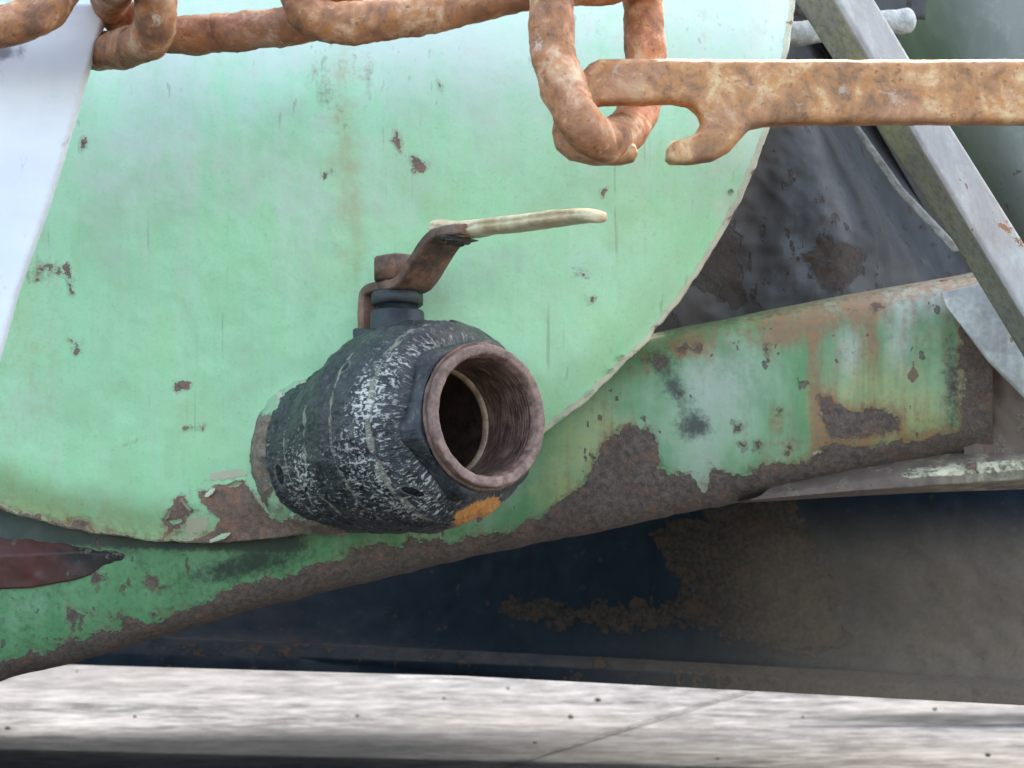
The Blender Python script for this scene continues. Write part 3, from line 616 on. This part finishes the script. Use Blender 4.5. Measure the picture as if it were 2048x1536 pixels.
X, Tt = np.meshgrid(rx, tt, indexing='ij'); pexp = 0.62
cy_ = ((top+bot)/2)[:, None]; H_ = ((bot-top)/2)[:, None]
Y = cy_-H_*pw(np.cos(Tt), 0.80); sn = pw(np.sin(Tt), 0.52)
D = 1.285-0.048*sn
nzz = n2(X, Y, 220, 21); D = D+0.0015*nzz
z = np.zeros_like(X)
lowband = [(-300, 1500), (-300, 1330), (0, 1318), (40, 1322), (62, 1300), (88, 1312), (120, 1290), (140, 1268), (168, 1280), (205, 1258), (245, 1262), (240, 1232), (262, 1240), (300, 1250), (330, 1235), (365, 1222), (420, 1198), (470, 1176), (505, 1168), (515, 1158), (560, 1155), (600, 1140), (650, 1125), (690, 1120), (705, 1095), (740, 1090), (760, 1080), (800, 1100), (815, 1070), (870, 1082), (905, 1085), (950, 1070), (1030, 1060), (1085, 1030), (1120, 1000), (1150, 985),
           (1180, 945), (1205, 890), (1230, 868), (1270, 852), (1298, 858), (1312, 882), (1306, 905), (1322, 935), (1340, 950), (1378, 952), (1404, 968), (1425, 935), (1450, 940), (1490, 948), (1520, 930), (1560, 930), (1600, 928), (1640, 905), (1650, 885), (1690, 890), (1740, 895), (1800, 885), (1850, 878), (1960, 850), (1960, 1600), (-300, 1600)]
r_ = sdf(X, Y, lowband)
for pl in ([(186, 1146), (206, 1150), (196, 1168), (188, 1164)], [(292, 1150), (318, 1155), (330, 1172), (318, 1178), (296, 1170)], [(134, 1215), (160, 1214), (162, 1238), (150, 1246), (152, 1272), (142, 1272), (142, 1244), (134, 1236)],
           [(300, 1224), (312, 1224), (310, 1240), (300, 1240)], [(242, 1172), (256, 1172), (248, 1182)], [(170, 1222), (182, 1226), (176, 1236)], [(218, 1232), (226, 1236), (222, 1246)],
           [(1350, 692), (1372, 686), (1380, 696), (1356, 706)], [(1386, 686), (1402, 688), (1400, 700), (1388, 700)], [(1698, 618), (1710, 620), (1706, 626)], [(1746, 608), (1758, 612), (1750, 618)], [(1305, 716), (1326, 720), (1322, 736), (1304, 734)],
           [(1530, 690), (1534, 690), (1538, 720)], [(1644, 790), (1652, 800), (1666, 838), (1668, 850), (1658, 838)], [(1556, 818), (1562, 820), (1562, 850), (1556, 840)],
           [(1470, 850), (1484, 848), (1482, 862), (1472, 862)], [(1478, 886), (1490, 888), (1484, 898)], [(1574, 890), (1580, 894), (1576, 906)], [(1512, 886), (1518, 888), (1516, 898)],
           [(1640, 790), (1700, 820), (1750, 815), (1800, 830), (1800, 860), (1660, 880), (1640, 840)]):
    r_ = np.maximum(r_, sdf(X, Y, pl)-1)
r_ = np.maximum(r_, X-1912-0.05*(Y-600)+26*n2(X, Y, 45, 61)); r_ = np.where((Y < top[:, None]+70) & (X > 1850), np.minimum(r_, -20), r_)
r_ = np.maximum(r_, -60)
wa0 = r_/100
left = sstep(1100, 700, X)
# drips hang below each source along the tube's upper shoulder
stn = 0.85*blob(X, Y, 1600, 655, 100, 26, -10)+1.1*blob(X, Y, 1628, 740, 12, 130)+0.7*blob(X, Y, 1655, 790, 18, 90)+0.9*blob(X, Y, 1740, 680, 22, 70)+0.6*blob(X, Y, 1560, 680, 40, 30)+0.35*blob(X, Y, 1560, 690, 18, 80)+0.45*blob(X, Y, 1690, 880, 60, 50)
stn += 0.45*blob(X, Y, 1260, 730, 60, 60)+0.55*blob(X, Y, 1390, 700, 60, 22, -10)+0.4*blob(X, Y, 1400, 760, 40, 60)+0.4*sstep(60, 10, Y-top[:, None])*sstep(1250, 1350, X)+0.25*np.clip(n2(X/18, Y/140, 1, 31), 0, 1)*sstep(1150, 1500, X)*2
stn += 0.55*blob(X, Y, 1200, 820, 70, 60)+0.5*blob(X, Y, 1130, 930, 60, 60)
chk = 0.55*blob(X, Y, 1440, 770, 90, 80)+0.75*blob(X, Y, 1700, 715, 24, 60)+0.6*blob(X, Y, 1800, 680, 30, 70)+0.55*sstep(1500, 1850, X)*sstep(100, 20, Y-top[:, None])+0.5*blob(X, Y, 1410, 900, 40, 70)+0.25*sstep(1200, 1400, X)+0.5*blob(X, Y, 1880, 600, 60, 60)+0.4*blob(X, Y, 1408, 985, 8, 30)
wa0 = wa0-0.45*blob(X, Y, 1408, 962, 8, 26)
soot_shade = 0.45*blob(X, Y, 1905, 780, 16, 110)+0.95*blob(X, Y, 1390, 852, 34, 28)+0.75*blob(X, Y, 1350, 775, 26, 50, -35)+0.5*blob(X, Y, 1320, 720, 40, 20)+0.65*blob(X, Y, 490, 1130, 120, 22, -12)+0.5*blob(X, Y, 1910, 760, 30, 160)*0.4+0.35*sstep(26, 4, Y-top[:, None])+0.22*left+0.9*sstep(14, -8, Y-(1078+X*0.075-0.00008*X*X))*sstep(640, 560, X)  # soot marks, plus shade painted in the rim gap and along edges
alg = 0.55*blob(X, Y, 1180, 870, 90, 70)+0.55*blob(X, Y, 1130, 980, 60, 70)+0.6*blob(X, Y, 1700, 800, 110, 90)+0.35*blob(X, Y, 1500, 640, 200, 20)+0.45*blob(X, Y, 1840, 830, 60, 60)+0.4*blob(X, Y, 210, 1280, 50, 18)+0.6*blob(X, Y, 830, 1075, 40, 14)
stn += 0.6*sstep(-30, 0, r_)+0.35*sstep(1450, 1700, X)*sstep(760, 880, Y)+0.40*sstep(1480, 1750, X)+0.3*sstep(110, 20, Y-top[:, None])*sstep(1150, 1400, X)
alg += 0.25*sstep(1500, 1900, X)+0.25*sstep(1400, 1050, X)*sstep(1000, 1150, X)
stn = stn*0.85+0.12+0.12*n2(X, Y, 70, 51); chk = chk*0.85+0.10*sstep(1100, 1500, X)*n2(X, Y, 90, 52); soot_shade = soot_shade+0.10+0.25*np.clip(n2(X, Y, 50, 53), 0, 1)
crr = 0.6*blob(X, Y, 1640, 905, 30, 8, -12)+0.35*blob(X, Y, 1820, 640, 40, 20)
Vr = PA(X, Y, D)
bumpd = 0.0008*n2(X, Y, 14, 77)*(r_ > 0); Vr[..., 1] += bumpd
Fr_ = gridF(len(rx), len(tt), cv=True).tolist(); nn = len(tt)
Fr_.append(list(range(nn))); Fr_.append([(len(rx)-1)*nn+i for i in range(nn)])
fixn(mesh('tube_body', Vr, Fr_, M_rail, rail, {'wA': np.stack([wa0, stn, chk], -1), 'wB': np.stack([soot_shade, alg, crr], -1)}))
# ------------------------------------------------------------------ generic lofted plates
def loft(name, rows, mat, parent, nu=60, nv=8, A=None, B=None, thick=0.006, noise_amp=0.0006, smooth_rows=False, label=None, origin=None, Dst=None):
    """rows: list of polylines [(px,py,D),...] all the same length; surface with a back side"""
    R_ = []
    for r in rows:
        r = np.array(r, float); t = np.linspace(0, 1, len(r)); u = np.linspace(0, 1, nu)
        R_.append(np.stack([np.interp(u, t, r[:, i]) for i in range(3)], -1))
    R_ = np.array(R_)
    if smooth_rows:
        g_ = catmull(R_.reshape(len(R_), -1), nv).reshape(-1, nu, 3)
    else:
        t = np.arange(len(R_)); u = np.linspace(0, len(R_)-1, (len(R_)-1)*nv+1); fl = np.minimum(u.astype(int), len(R_)-2); f = (u-fl)[:, None, None]
        g_ = R_[fl]*(1-f)+R_[fl+1]*f
    X, Y, D = g_[..., 0], g_[..., 1], g_[..., 2]
    D = D+noise_amp*n2(X, Y, 40, 5)
    V1 = PA(X, Y, D); V2 = PA(X, Y, D+thick)
    n1, n2_ = X.shape; F = gridF(n1, n2_)
    idx = np.arange(n1*n2_).reshape(n1, n2_); rim_ = np.concatenate([idx[0, :-1], idx[:-1, -1], idx[-1, :0:-1], idx[:0:-1, 0]])
    F2 = (F[:, ::-1]+n1*n2_); rr_ = np.roll(rim_, -1); Fs = np.stack([rim_, rr_, rr_+n1*n2_, rim_+n1*n2_], -1)
    FF = np.vstack([F, F2, Fs])
    z = np.zeros_like(X)
    a = A(X, Y) if A else (z-0.6, z, z); b = B(X, Y) if B else (z, z, z)
    a = np.stack([q+z for q in a], -1).reshape(-1, 3); b = np.stack([q+z for q in b], -1).reshape(-1, 3)
    dq = np.stack([(Dst(X, Y) if Dst else z)+z, z, z], -1).reshape(-1, 3)
    return fixn(mesh(name, np.concatenate([V1.reshape(-1, 3), V2.reshape(-1, 3)]), FF, mat, parent, {'wA': np.vstack([a, a]), 'wB': np.vstack([b, b]), 'wC': np.vstack([dq, dq])}, label=label, origin=origin))

# sooty shell right of the tank, above the tube
hopper = thing('hopper_shell', 'dark sooty folded steel shell between the round tank end and the grey strut', 'hopper', P(1600, 500, 1.5))
def hA(X, Y):
    r = sdf(X, Y, [(1640, 488), (1645, 462), (1656, 472), (1662, 490), (1688, 486), (1714, 500), (1728, 516), (1722, 545), (1700, 568), (1668, 580), (1640, 572), (1622, 545), (1610, 510)])
    r = np.maximum(r, 60*sstep(0.45, 0.9, blob(X, Y, 1440, 540, 90, 130)+0.4*n2(X, Y, 40, 3))-30); r = np.maximum(r, -50)
    return (r/100, 0.25*blob(X, Y, 1450, 500, 90, 120), 0.55*blob(X, Y, 1610, 520, 42, 100, -30)+0.25*blob(X, Y, 1560, 560, 60, 40)+0.25*blob(X, Y, 1700, 560, 60, 60))
def hB(X, Y): return (0.3*blob(X, Y, 1600, 300, 60, 60), 0*X, 0*X)
loft('side_plate', [[(1200, 120, 1.30), (1330, 420, 1.32), (1250, 900, 1.34)], [(1420, 120, 1.34), (1500, 430, 1.36), (1450, 900, 1.37)], [(1560, 120, 1.37), (1680, 450, 1.37), (1720, 900, 1.38)], [(1570, 110, 1.44), (1830, 520, 1.44), (1960, 900, 1.46)]],
     M_dark, hopper, 120, 30, hA, hB, smooth_rows=True, noise_amp=0.004, Dst=lambda X, Y: 0.75*sstep(1560, 1430, X+0.35*(Y-500))+0.35*np.clip(n2(X, Y, 45, 8), 0, 1)+0.4*blob(X, Y, 1680, 530, 60, 60))
loft('fold_channel', [[(1500, 60, 1.42), (1720, 420, 1.43), (1900, 700, 1.44)], [(1590, 60, 1.50), (1800, 420, 1.50), (1990, 700, 1.50)], [(1620, 60, 1.52), (1850, 420, 1.52), (2040, 700, 1.52)], [(1640, 60, 1.50), (1850, 420, 1.52), (2060, 700, 1.55)]],
     M_dark, hopper, 60, 14, lambda X, Y: (0*X-0.5, 0*X, 0.1+0*X), None, smooth_rows=True)
loft('flange_strip', [[(1690, 235, 1.40), (1790, 380, 1.40), (1905, 505, 1.40)], [(1706, 235, 1.395), (1806, 375, 1.395), (1925, 500, 1.395)]], M_pale, hopper, 60, 4, thick=0.012, noise_amp=0.004)
loft('top_plate', [[(1555, -60, 1.40), (1700, -60, 1.42), (1860, -60, 1.44)], [(1555, 30, 1.40), (1700, 34, 1.42), (1850, 40, 1.44)]], M_dark, hopper, 30, 8, noise_amp=0.001)
loft('back_plate', [[(1200, -1100, 1.62), (1780, -1100, 1.62), (2400, -1100, 1.66)], [(1500, 250, 1.70), (1800, 250, 1.70), (2000, 250, 1.70)], [(1500, 900, 1.72), (1900, 900, 1.72), (2100, 900, 1.72)]], M_dark, hopper, 40, 10)  # upper part, out of view, stretched up to block the sun
# pale stub pipe at the top right
stub = thing('stub_pipe', 'short chipped pale pipe poking out behind the top of the grey strut', 'pipe', P(1700, 60, 1.34))
pth = catmull([P(1560, 70, 1.34), P(1640, 62, 1.34), P(1740, 48, 1.34), P(1815, 42, 1.34)], 16); pth, rd = round_ends(pth, 0.0085)
tube('pipe', pth, rd, M_pale, stub, 24, lump=0.22, seed=3)

# grey-green tank far right
rt = thing('neighbour_tank', 'dull grey green tank wall behind the grey strut at the upper right', 'tank', P(2000, 250, 1.8))
loft('tank_wall', [[(1700, -160, 1.60), (1900, 330, 1.62), (2150, 800, 1.64)], [(1800, -160, 1.53), (1985, 330, 1.55), (2230, 800, 1.57)], [(1920, -160, 1.50), (2090, 330, 1.52), (2330, 800, 1.54)], [(2150, -160, 1.48), (2300, 330, 1.50), (2520, 800, 1.52)]],
     M_back, rt, 80, 20, lambda X, Y: (0*X-0.5, 0.25*blob(X, Y, 1990, 260, 30, 200, -30), 0.15+0*X), lambda X, Y: (0.35*blob(X, Y, 1900, 300, 40, 200, -32), 0*X, 0*X), smooth_rows=True, thick=0.01)

# grey angled strut
strut = thing('angle_strut', 'pale grey square steel strut slanting down the right side with small rust spots', 'strut', P(1850, 300, 1.12))
def strut_body():
    L_ = [(1560, -50), (1590, 0), (1748, 246), (1912, 490), (1978, 600), (2130, 850)]
    M_ = [(1643, -50), (1674, 0), (1818, 246), (1962, 490), (2029, 600), (2190, 860)]
    R_ = [(1716, -50), (1748, 0), (1896, 246), (2048, 488), (2120, 600), (2290, 870)]
    n = 90; t = np.linspace(0, 1, 6); u = np.linspace(0, 1, n)
    def rs(p): p = np.array(p, float); return np.stack([np.interp(u, t, p[:, 0]), np.interp(u, t, p[:, 1])], -1)
    L_, M_, R_ = rs(L_), rs(M_), rs(R_)
    cols = []
    def seg(A_, Da, B_, Db, k_, e=False):
        for q in np.linspace(0, 1, k_, endpoint=False): cols.append((A_*(1-q)+B_*q, Da*(1-q)+Db*q))
    seg(L_, 1.142, L_*0.06+M_*0.94, 1.1175, 14); seg(L_*0.06+M_*0.94, 1.1175, M_*0.94+R_*0.06, 1.1175, 4)
    seg(M_*0.94+R_*0.06, 1.1175, R_, 1.136, 14); seg(R_, 1.136, M_*0.35+R_*0.65, 1.162, 6); seg(M_*0.35+R_*0.65, 1.162, L_, 1.142, 6)
    X = np.array([c[0][:, 0] for c in cols]).T; Y = np.array([c[0][:, 1] for c in cols]).T; D = np.array([np.full(n, c[1]) for c in cols]).T
    m = X.shape[1]; V_ = PA(X, Y, D+0.0008*n2(X, Y, 16, 2)*0.6)
    face = np.zeros_like(X); face[:, :14] = 1  # left face is tinted darker and yellower, the others paler
    r = -50+0*X
    for (a, b) in ((2000, 365), (2020, 380), (2012, 425), (2022, 460), (2034, 485), (2044, 487), (1995, 435), (2008, 458)): r = np.maximum(r, 4-np.hypot(X-a, Y-b))
    F = gridF(n, m, cv=True).tolist(); F.append(list(range(m))); F.append([(n-1)*m+i for i in range(m)])
    z = 0*X
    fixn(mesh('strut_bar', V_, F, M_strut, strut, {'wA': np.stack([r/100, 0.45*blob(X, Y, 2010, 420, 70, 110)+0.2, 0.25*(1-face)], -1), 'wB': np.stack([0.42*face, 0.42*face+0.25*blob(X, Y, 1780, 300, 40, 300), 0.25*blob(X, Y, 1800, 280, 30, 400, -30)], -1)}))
strut_body()

# pale gusset plate + brown rusted bracket at the right end of the tube
gus = thing('gusset_plate', 'pale grey triangular gusset welded over the right end of the green frame tube', 'gusset', P(1980, 700, 1.22))
def flat(X): return (0*X-0.5, 0*X, 0.3+0*X)
loft('gusset_face', [[(1880, 585, 1.229), (1990, 560, 1.227), (2120, 530, 1.225)], [(1886, 598, 1.226), (1990, 610, 1.224), (2120, 650, 1.222)], [(1892, 612, 1.22), (1975, 722, 1.22), (2130, 880, 1.22)]],
     M_strut, gus, 60, 12, lambda X, Y: (-0.3+0.35*np.clip(n2(X, Y, 30, 2), 0, 1)-0.2+0*X, 0.45*blob(X, Y, 2030, 790, 40, 60, 45), 0.45+0*X), None, thick=0.006)
brk = thing('rusted_bracket', 'brown rusted bracket with a ledge at the right end of the green frame tube', 'bracket', P(1980, 880, 1.27))
loft('web_plate', [[(1880, 560, 1.262), (1980, 560, 1.262), (2150, 560, 1.262)], [(1910, 760, 1.255), (1990, 760, 1.255), (2150, 760, 1.255)], [(1930, 925, 1.25), (2000, 915, 1.25), (2150, 900, 1.25)]], M_brownp, brk, 50, 24,
     lambda X, Y: (-0.25+0.5*np.clip(n2(X, Y, 50, 6), -1, 1), 0.2+0*X, 0*X), lambda X, Y: (0.3*blob(X, Y, 1930, 820, 30, 80), 0.1+0*X, 0.2*blob(X, Y, 1900, 900, 60, 20)), noise_amp=0.004)
loft('ledge', [[(1560, 958, 1.27), (1700, 925, 1.265), (1850, 905, 1.26), (2150, 888, 1.26)], [(1520, 992, 1.235), (1700, 965, 1.232), (1850, 945, 1.225), (2150, 915, 1.22)], [(1500, 1000, 1.232), (1700, 982, 1.228), (1850, 972, 1.222), (2150, 952, 1.215)], [(1480, 1006, 1.26), (1700, 993, 1.26), (1850, 985, 1.26), (2150, 975, 1.26)]],
     M_brownp, brk, 160, 10, lambda X, Y: (-0.2+0.4*n2(X, Y, 26, 6), 0.15+0*X, 0.3*sstep(1800, 1950, X)), lambda X, Y: (0.1+0*X, 0.35*sstep(1700, 1900, X), 0.5*sstep(1750, 1850, X)*sstep(0.2, 0.6, blob(X, Y, 1980, 935, 300, 14, -4))+0.3*np.clip(n2(X, Y, 20, 9), 0, 1)), noise_amp=0.004)

# red primer bracket between tank rim and tube at the lower left
rd_ = thing('primer_saddle', 'dark red primed saddle plate under the tank rim at the lower left', 'saddle', P(150, 1110, 1.235))
loft('saddle_plate', [[(-200, 980, 1.250), (60, 1030, 1.248), (150, 1062, 1.243), (230, 1080, 1.243)], [(-200, 1120, 1.232), (60, 1110, 1.232), (150, 1105, 1.2345), (250, 1112, 1.237)], [(-200, 1185, 1.2345), (60, 1176, 1.2345), (150, 1160, 1.2365), (235, 1132, 1.239)]],
     M_red, rd_, 120, 16, lambda X, Y: (-0.3+0.4*n2(X, Y, 40, 6)+0.35*sstep(90, 200, X)*blob(X, Y, 260, 1090, 200, 30), 0*X, 0*X), lambda X, Y: (0.85*sstep(60, 30, np.abs(Y-(1085+X*0.05)))*sstep(-60, 60, X)*0+0.9*sstep(40, 8, Y-(1040+X*0.13))+0.6*blob(X, Y, 230, 1110, 130, 22)+0.2*n2(X, Y, 40, 3)+0.2+0.6*sstep(90, 200, X), 0*X, 0*X), thick=0.004, noise_amp=0.002)  # red darkened by shade painted below the rim and at the right

# lower dark shell below the tube
under = thing('under_shell', 'dark navy curved underside shell with rust patches, below the green frame tube', 'shell', P(1200, 1200, 1.6))
def uA(X, Y):
    teal = sdf(X, Y, [(930, 1130), (1080, 1060), (1280, 1040), (1300, 1080), (1345, 1140), (1370, 1180), (1340, 1205), (1250, 1200), (1150, 1205), (1000, 1200), (960, 1190)])
    rp = sdf(X, Y, [(1290, 1060), (1460, 1010), (1580, 1000), (1620, 1060), (1650, 1140), (1670, 1200), (1675, 1240), (1700, 1265), (1720, 1285), (1600, 1300), (1480, 1290), (1380, 1250), (1200, 1260), (1000, 1240), (970, 1200), (1300, 1200), (1365, 1190), (1330, 1130)])
    r = np.maximum(rp, -60)+30*n2(X, Y, 34, 3, 5)+22*n2(X, Y, 9, 13, 3)-6
    lip = 40*sstep(1326, 1350, Y-(X-900)*0.045)-20
    r = np.maximum(r, np.where(X > 1250, lip, -60)); r = np.maximum(r, -22+16*n2(X, Y, 30, 9))
    return (r/100, 0.4*blob(X, Y, 1650, 1190, 50, 110)+0.5*blob(X, Y, 1640, 1275, 80, 24)+0.10*sstep(1500, 1950, X)+0.35*blob(X, Y, 1330, 1225, 60, 26), 0.15*np.clip(teal/30, 0, 1))
def uB(X, Y): return (0*X, 0*X, 0*X)
fr_ = lambda y0, y1, D0, D1: [(-300, y0-40, D0), (600, y0-10, D0), (1200, y0+6, (D0+D1)/2), (2300, y1, D1)]
loft('shell_skin', [fr_(-200, -200, 2.35, 2.2), fr_(400, 400, 2.25, 1.95), fr_(700, 640, 2.05, 1.75), fr_(900, 820, 1.85, 1.56), fr_(1100, 1080, 1.78, 1.50), [(-300, 1240, 1.74), (600, 1268, 1.70), (1200, 1300, 1.62), (2300, 1360, 1.47)], [(-300, 1262, 1.70), (600, 1290, 1.67), (1200, 1318, 1.59), (2300, 1380, 1.45)]],  # top rows extended upward, unseen, to block the sun
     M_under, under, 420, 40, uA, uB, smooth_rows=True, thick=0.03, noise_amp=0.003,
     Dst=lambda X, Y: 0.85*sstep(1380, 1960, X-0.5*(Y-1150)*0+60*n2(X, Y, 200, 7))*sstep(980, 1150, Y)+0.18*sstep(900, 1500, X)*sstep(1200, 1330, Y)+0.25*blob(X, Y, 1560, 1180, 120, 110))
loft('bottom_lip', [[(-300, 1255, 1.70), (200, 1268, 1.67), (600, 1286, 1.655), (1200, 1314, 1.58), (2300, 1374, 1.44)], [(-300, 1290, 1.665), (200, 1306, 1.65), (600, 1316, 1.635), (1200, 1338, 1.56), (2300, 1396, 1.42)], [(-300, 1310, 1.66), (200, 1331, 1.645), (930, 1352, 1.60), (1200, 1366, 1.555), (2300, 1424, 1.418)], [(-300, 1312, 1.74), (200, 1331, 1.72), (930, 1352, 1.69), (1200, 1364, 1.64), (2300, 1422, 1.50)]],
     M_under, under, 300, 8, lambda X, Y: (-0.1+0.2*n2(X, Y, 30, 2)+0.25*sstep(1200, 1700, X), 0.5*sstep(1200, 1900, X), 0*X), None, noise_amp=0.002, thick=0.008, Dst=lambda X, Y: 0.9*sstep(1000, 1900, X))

# unseen blockers added behind the shell to throw bands of shade on the concrete
def blocker(name, label, quad, z, h_):
    q = np.array(quad, float); c = q.mean(0)
    t = thing(name, label, 'unseen pan', (c[0], c[1], z))
    cs = [np.array([x, y, z-h_]) for x, y in q]+[np.array([x, y, z+h_]) for x, y in q]
    boxy('blocker_body', cs, M_brownp, t); return t
blocker('wide_blocker', 'wide added unseen pan low under the trailer behind the dark shell', [(-3.0, 2.40), (1.0, 2.44), (1.0, 2.56), (-3.0, 3.05)], -0.345, 0.010)
blocker('tapered_blocker', 'tapered added unseen bar low on the right behind the dark shell, shading the concrete', [(0.45, 2.93), (2.6, 2.86), (2.6, 3.02), (0.45, 2.934)], -0.36, 0.008)

# ------------------------------------------------------------------ white plate at the left
wp = thing('white_plate', 'bright white painted steel plate crossing the left edge in front of the tank', 'plate', P(60, 300, 1.03))
pl = outline('plate_body', [(-260, 8), (0, 4), (120, 3), (212, 5), (206, 40), (192, 80), (176, 132), (150, 225), (122, 320), (96, 405), (62, 500), (30, 590), (2, 690), (-40, 830), (-260, 860)], 1.03, 0.010, 0.0012, M_white, wp, voxel=0.0016, lump=0.0003)
me = pl.data; n = len(me.vertices); co = np.empty(n*3); me.vertices.foreach_get('co', co); co = co.reshape(-1, 3)+world_loc(wp); X, Y = pj(co)
at = me.attributes.new('wA', 'FLOAT_VECTOR', 'POINT'); at.data.foreach_set('vector', np.stack([X*0, 0.9*blob(X, Y, 8, 105, 26, 16)+0.5*blob(X, Y, 45, 95, 14, 26)+0.35*blob(X, Y, 5, 150, 10, 40), X*0], -1).astype(np.float32).ravel())

# ------------------------------------------------------------------ chain
chain = thing('rusty_chain', 'thick orange rusted chain hanging across the top edge, left of the flat bar', 'chain', P(560, 20, 1.02))
def link(pts, r, seed, mat=M_chain, segs=30):
    p = catmull([P(*q) for q in pts], 14, closed=True)
    return tube('link', p, r, mat, chain, segs, closed=True, lump=0.19, seed=seed)
link([(-60, 62, 0.97), (10, 52, 0.965), (75, 30, 0.965), (118, -18, 0.97), (120, -70, 0.98), (70, -105, 0.985), (-20, -95, 0.985), (-120, -60, 0.985), (-180, -10, 0.98), (-140, 45, 0.975)], 0.0105, 1)
link([(120, 78, 1.065), (180, 97, 1.055), (245, 98, 1.03), (298, 74, 0.995), (312, 20, 0.985), (300, -42, 1.0), (230, -80, 1.055), (140, -60, 1.07), (80, -20, 1.085), (80, 40, 1.08)], 0.0108, 2)
link([(222, 8, 1.035), (250, 40, 1.045), (330, 68, 1.035), (420, 68, 1.03), (520, 58, 1.03), (610, 46, 1.03), (660, 25, 1.04), (690, -10, 1.03), (650, -60, 1.0), (560, -70, 0.98), (400, -62, 0.96), (290, -60, 0.95), (236, -36, 0.98)], 0.0105, 3)
link([(612, 22, 0.995), (650, 44, 0.995), (730, 44, 0.995), (830, 30, 0.995), (930, 8, 1.0), (1030, -18, 1.0), (1140, -40, 1.0), (1230, -60, 1.0), (1240, -100, 1.02), (1150, -110, 1.04), (950, -90, 1.05), (750, -70, 1.05), (640, -55, 1.03), (608, -20, 1.005)], 0.0110, 4)
# dark sliver of the next link behind, meeting the hanging loop
link([(1130, -28, 1.03), (1200, -30, 1.03), (1270, -42, 1.03), (1330, -60, 1.03), (1340, -110, 1.04), (1230, -110, 1.05), (1130, -80, 1.05), (1100, -50, 1.04)], 0.0105, 5)
# hanging loop: left arm in front of the bar, right arm behind it
link([(1104, -60, 0.975), (1103, 20, 0.972), (1106, 100, 0.968), (1124, 170, 0.962), (1150, 225, 0.958), (1172, 262, 0.962), (1208, 280, 0.978), (1250, 262, 1.008), (1276, 220, 1.030), (1288, 150, 1.042), (1288, 60, 1.045), (1284, -40, 1.045), (1260, -110, 1.035), (1200, -140, 1.01), (1130, -120, 0.985)], 0.0112, 6)

# flat bar with open eye
bar = thing('hooked_bar', 'heavy orange rusted flat bar at the upper right ending in an open hook', 'hook bar', P(1500, 200, 1.0))
arc = lambda cx, cy, rx_, ry_, a0_, a1_, n_=14: [(cx+rx_*math.cos(math.radians(a)), cy+ry_*math.sin(math.radians(a))) for a in np.linspace(a0_, a1_, n_)]
bp = [(2200, 114), (1760, 115), (1500, 114), (1300, 113), (1200, 114), (1180, 124), (1160, 145), (1135, 180), (1112, 220), (1104, 260), (1112, 295), (1140, 318), (1190, 329), (1240, 328), (1268, 322), (1276, 306), (1270, 288), (1250, 282), (1215, 284), (1180, 275), (1164, 250), (1170, 222), (1200, 206), (1250, 203), (1290, 206), (1312, 204), (1345, 202), (1378, 208), (1398, 226), (1404, 246), (1392, 266), (1370, 276), (1346, 282), (1334, 296), (1332, 318), (1340, 327), (1380, 328), (1428, 320), (1462, 300), (1484, 275), (1502, 256), (1530, 249), (1600, 246), (1760, 245), (2200, 246)]
def tiltback(V_):
    V_ = V_.copy(); zc = -(180-768)*K*0.985
    V_[:, 1] += (V_[:, 2]-zc)*0.18; return V_
outline('bar_body', bp, 0.985, 0.019, 0.0042, M_bar, bar, voxel=0.0011, lump=0.0005, seed=3, tilt=tiltback)

# ------------------------------------------------------------------ grit on the concrete
peb = [(1196, 1402, 7, 'largest black speck of grit on the bright concrete, just above the dark seam'), (1142, 1436, 6, 'black speck of grit below and left of the largest one, beside the seam'),
       (888, 1398, 4, 'small speck of grit on the bright concrete below the valve mouth'), (715, 1433, 4, 'reddish speck of grit on the concrete straight below the valve stem'),
       (16, 1458, 6, 'black speck of grit at the left edge of the picture'), (1870, 1420, 5, 'black speck of grit on the bright strip near the right edge, under the shell lip'),
       (1606, 1436, 4, 'small speck of grit right of where the seam meets the shell'), (1976, 1512, 6, 'dark speck of grit in the bottom right corner'),
       (1436, 1518, 4, 'faint speck of grit at the bottom edge, right of the seam'), (1070, 1486, 4, 'speck of grit in the shaded band left of the seam'),
       (1016, 1378, 4, 'tiny speck of grit close under the dark shell, left of the seam'), (270, 1434, 4, 'speck of grit on the bright concrete below the lower left of the tube'),
       (154, 1344, 3, 'tiny speck of grit where the concrete meets the bottom of the green tube')]
for q, (x, y, r, lab) in enumerate(peb):
    c = gp(x, y); D_ = c[1]; R_ = r*K*D_*0.8
    o = lumpball('pebble', c+np.array([0, 0, R_*0.55]), (R_*1.1, R_*1.1, R_*0.8), M_peb, None, q, 0.5)
    o.data.transform(__import__('mathutils').Matrix.Translation(-Vector(c))); o.location = Vector(c)
    o['label'] = lab; o['category'] = 'pebble'; o['group'] = 'specks of grit scattered on the concrete'
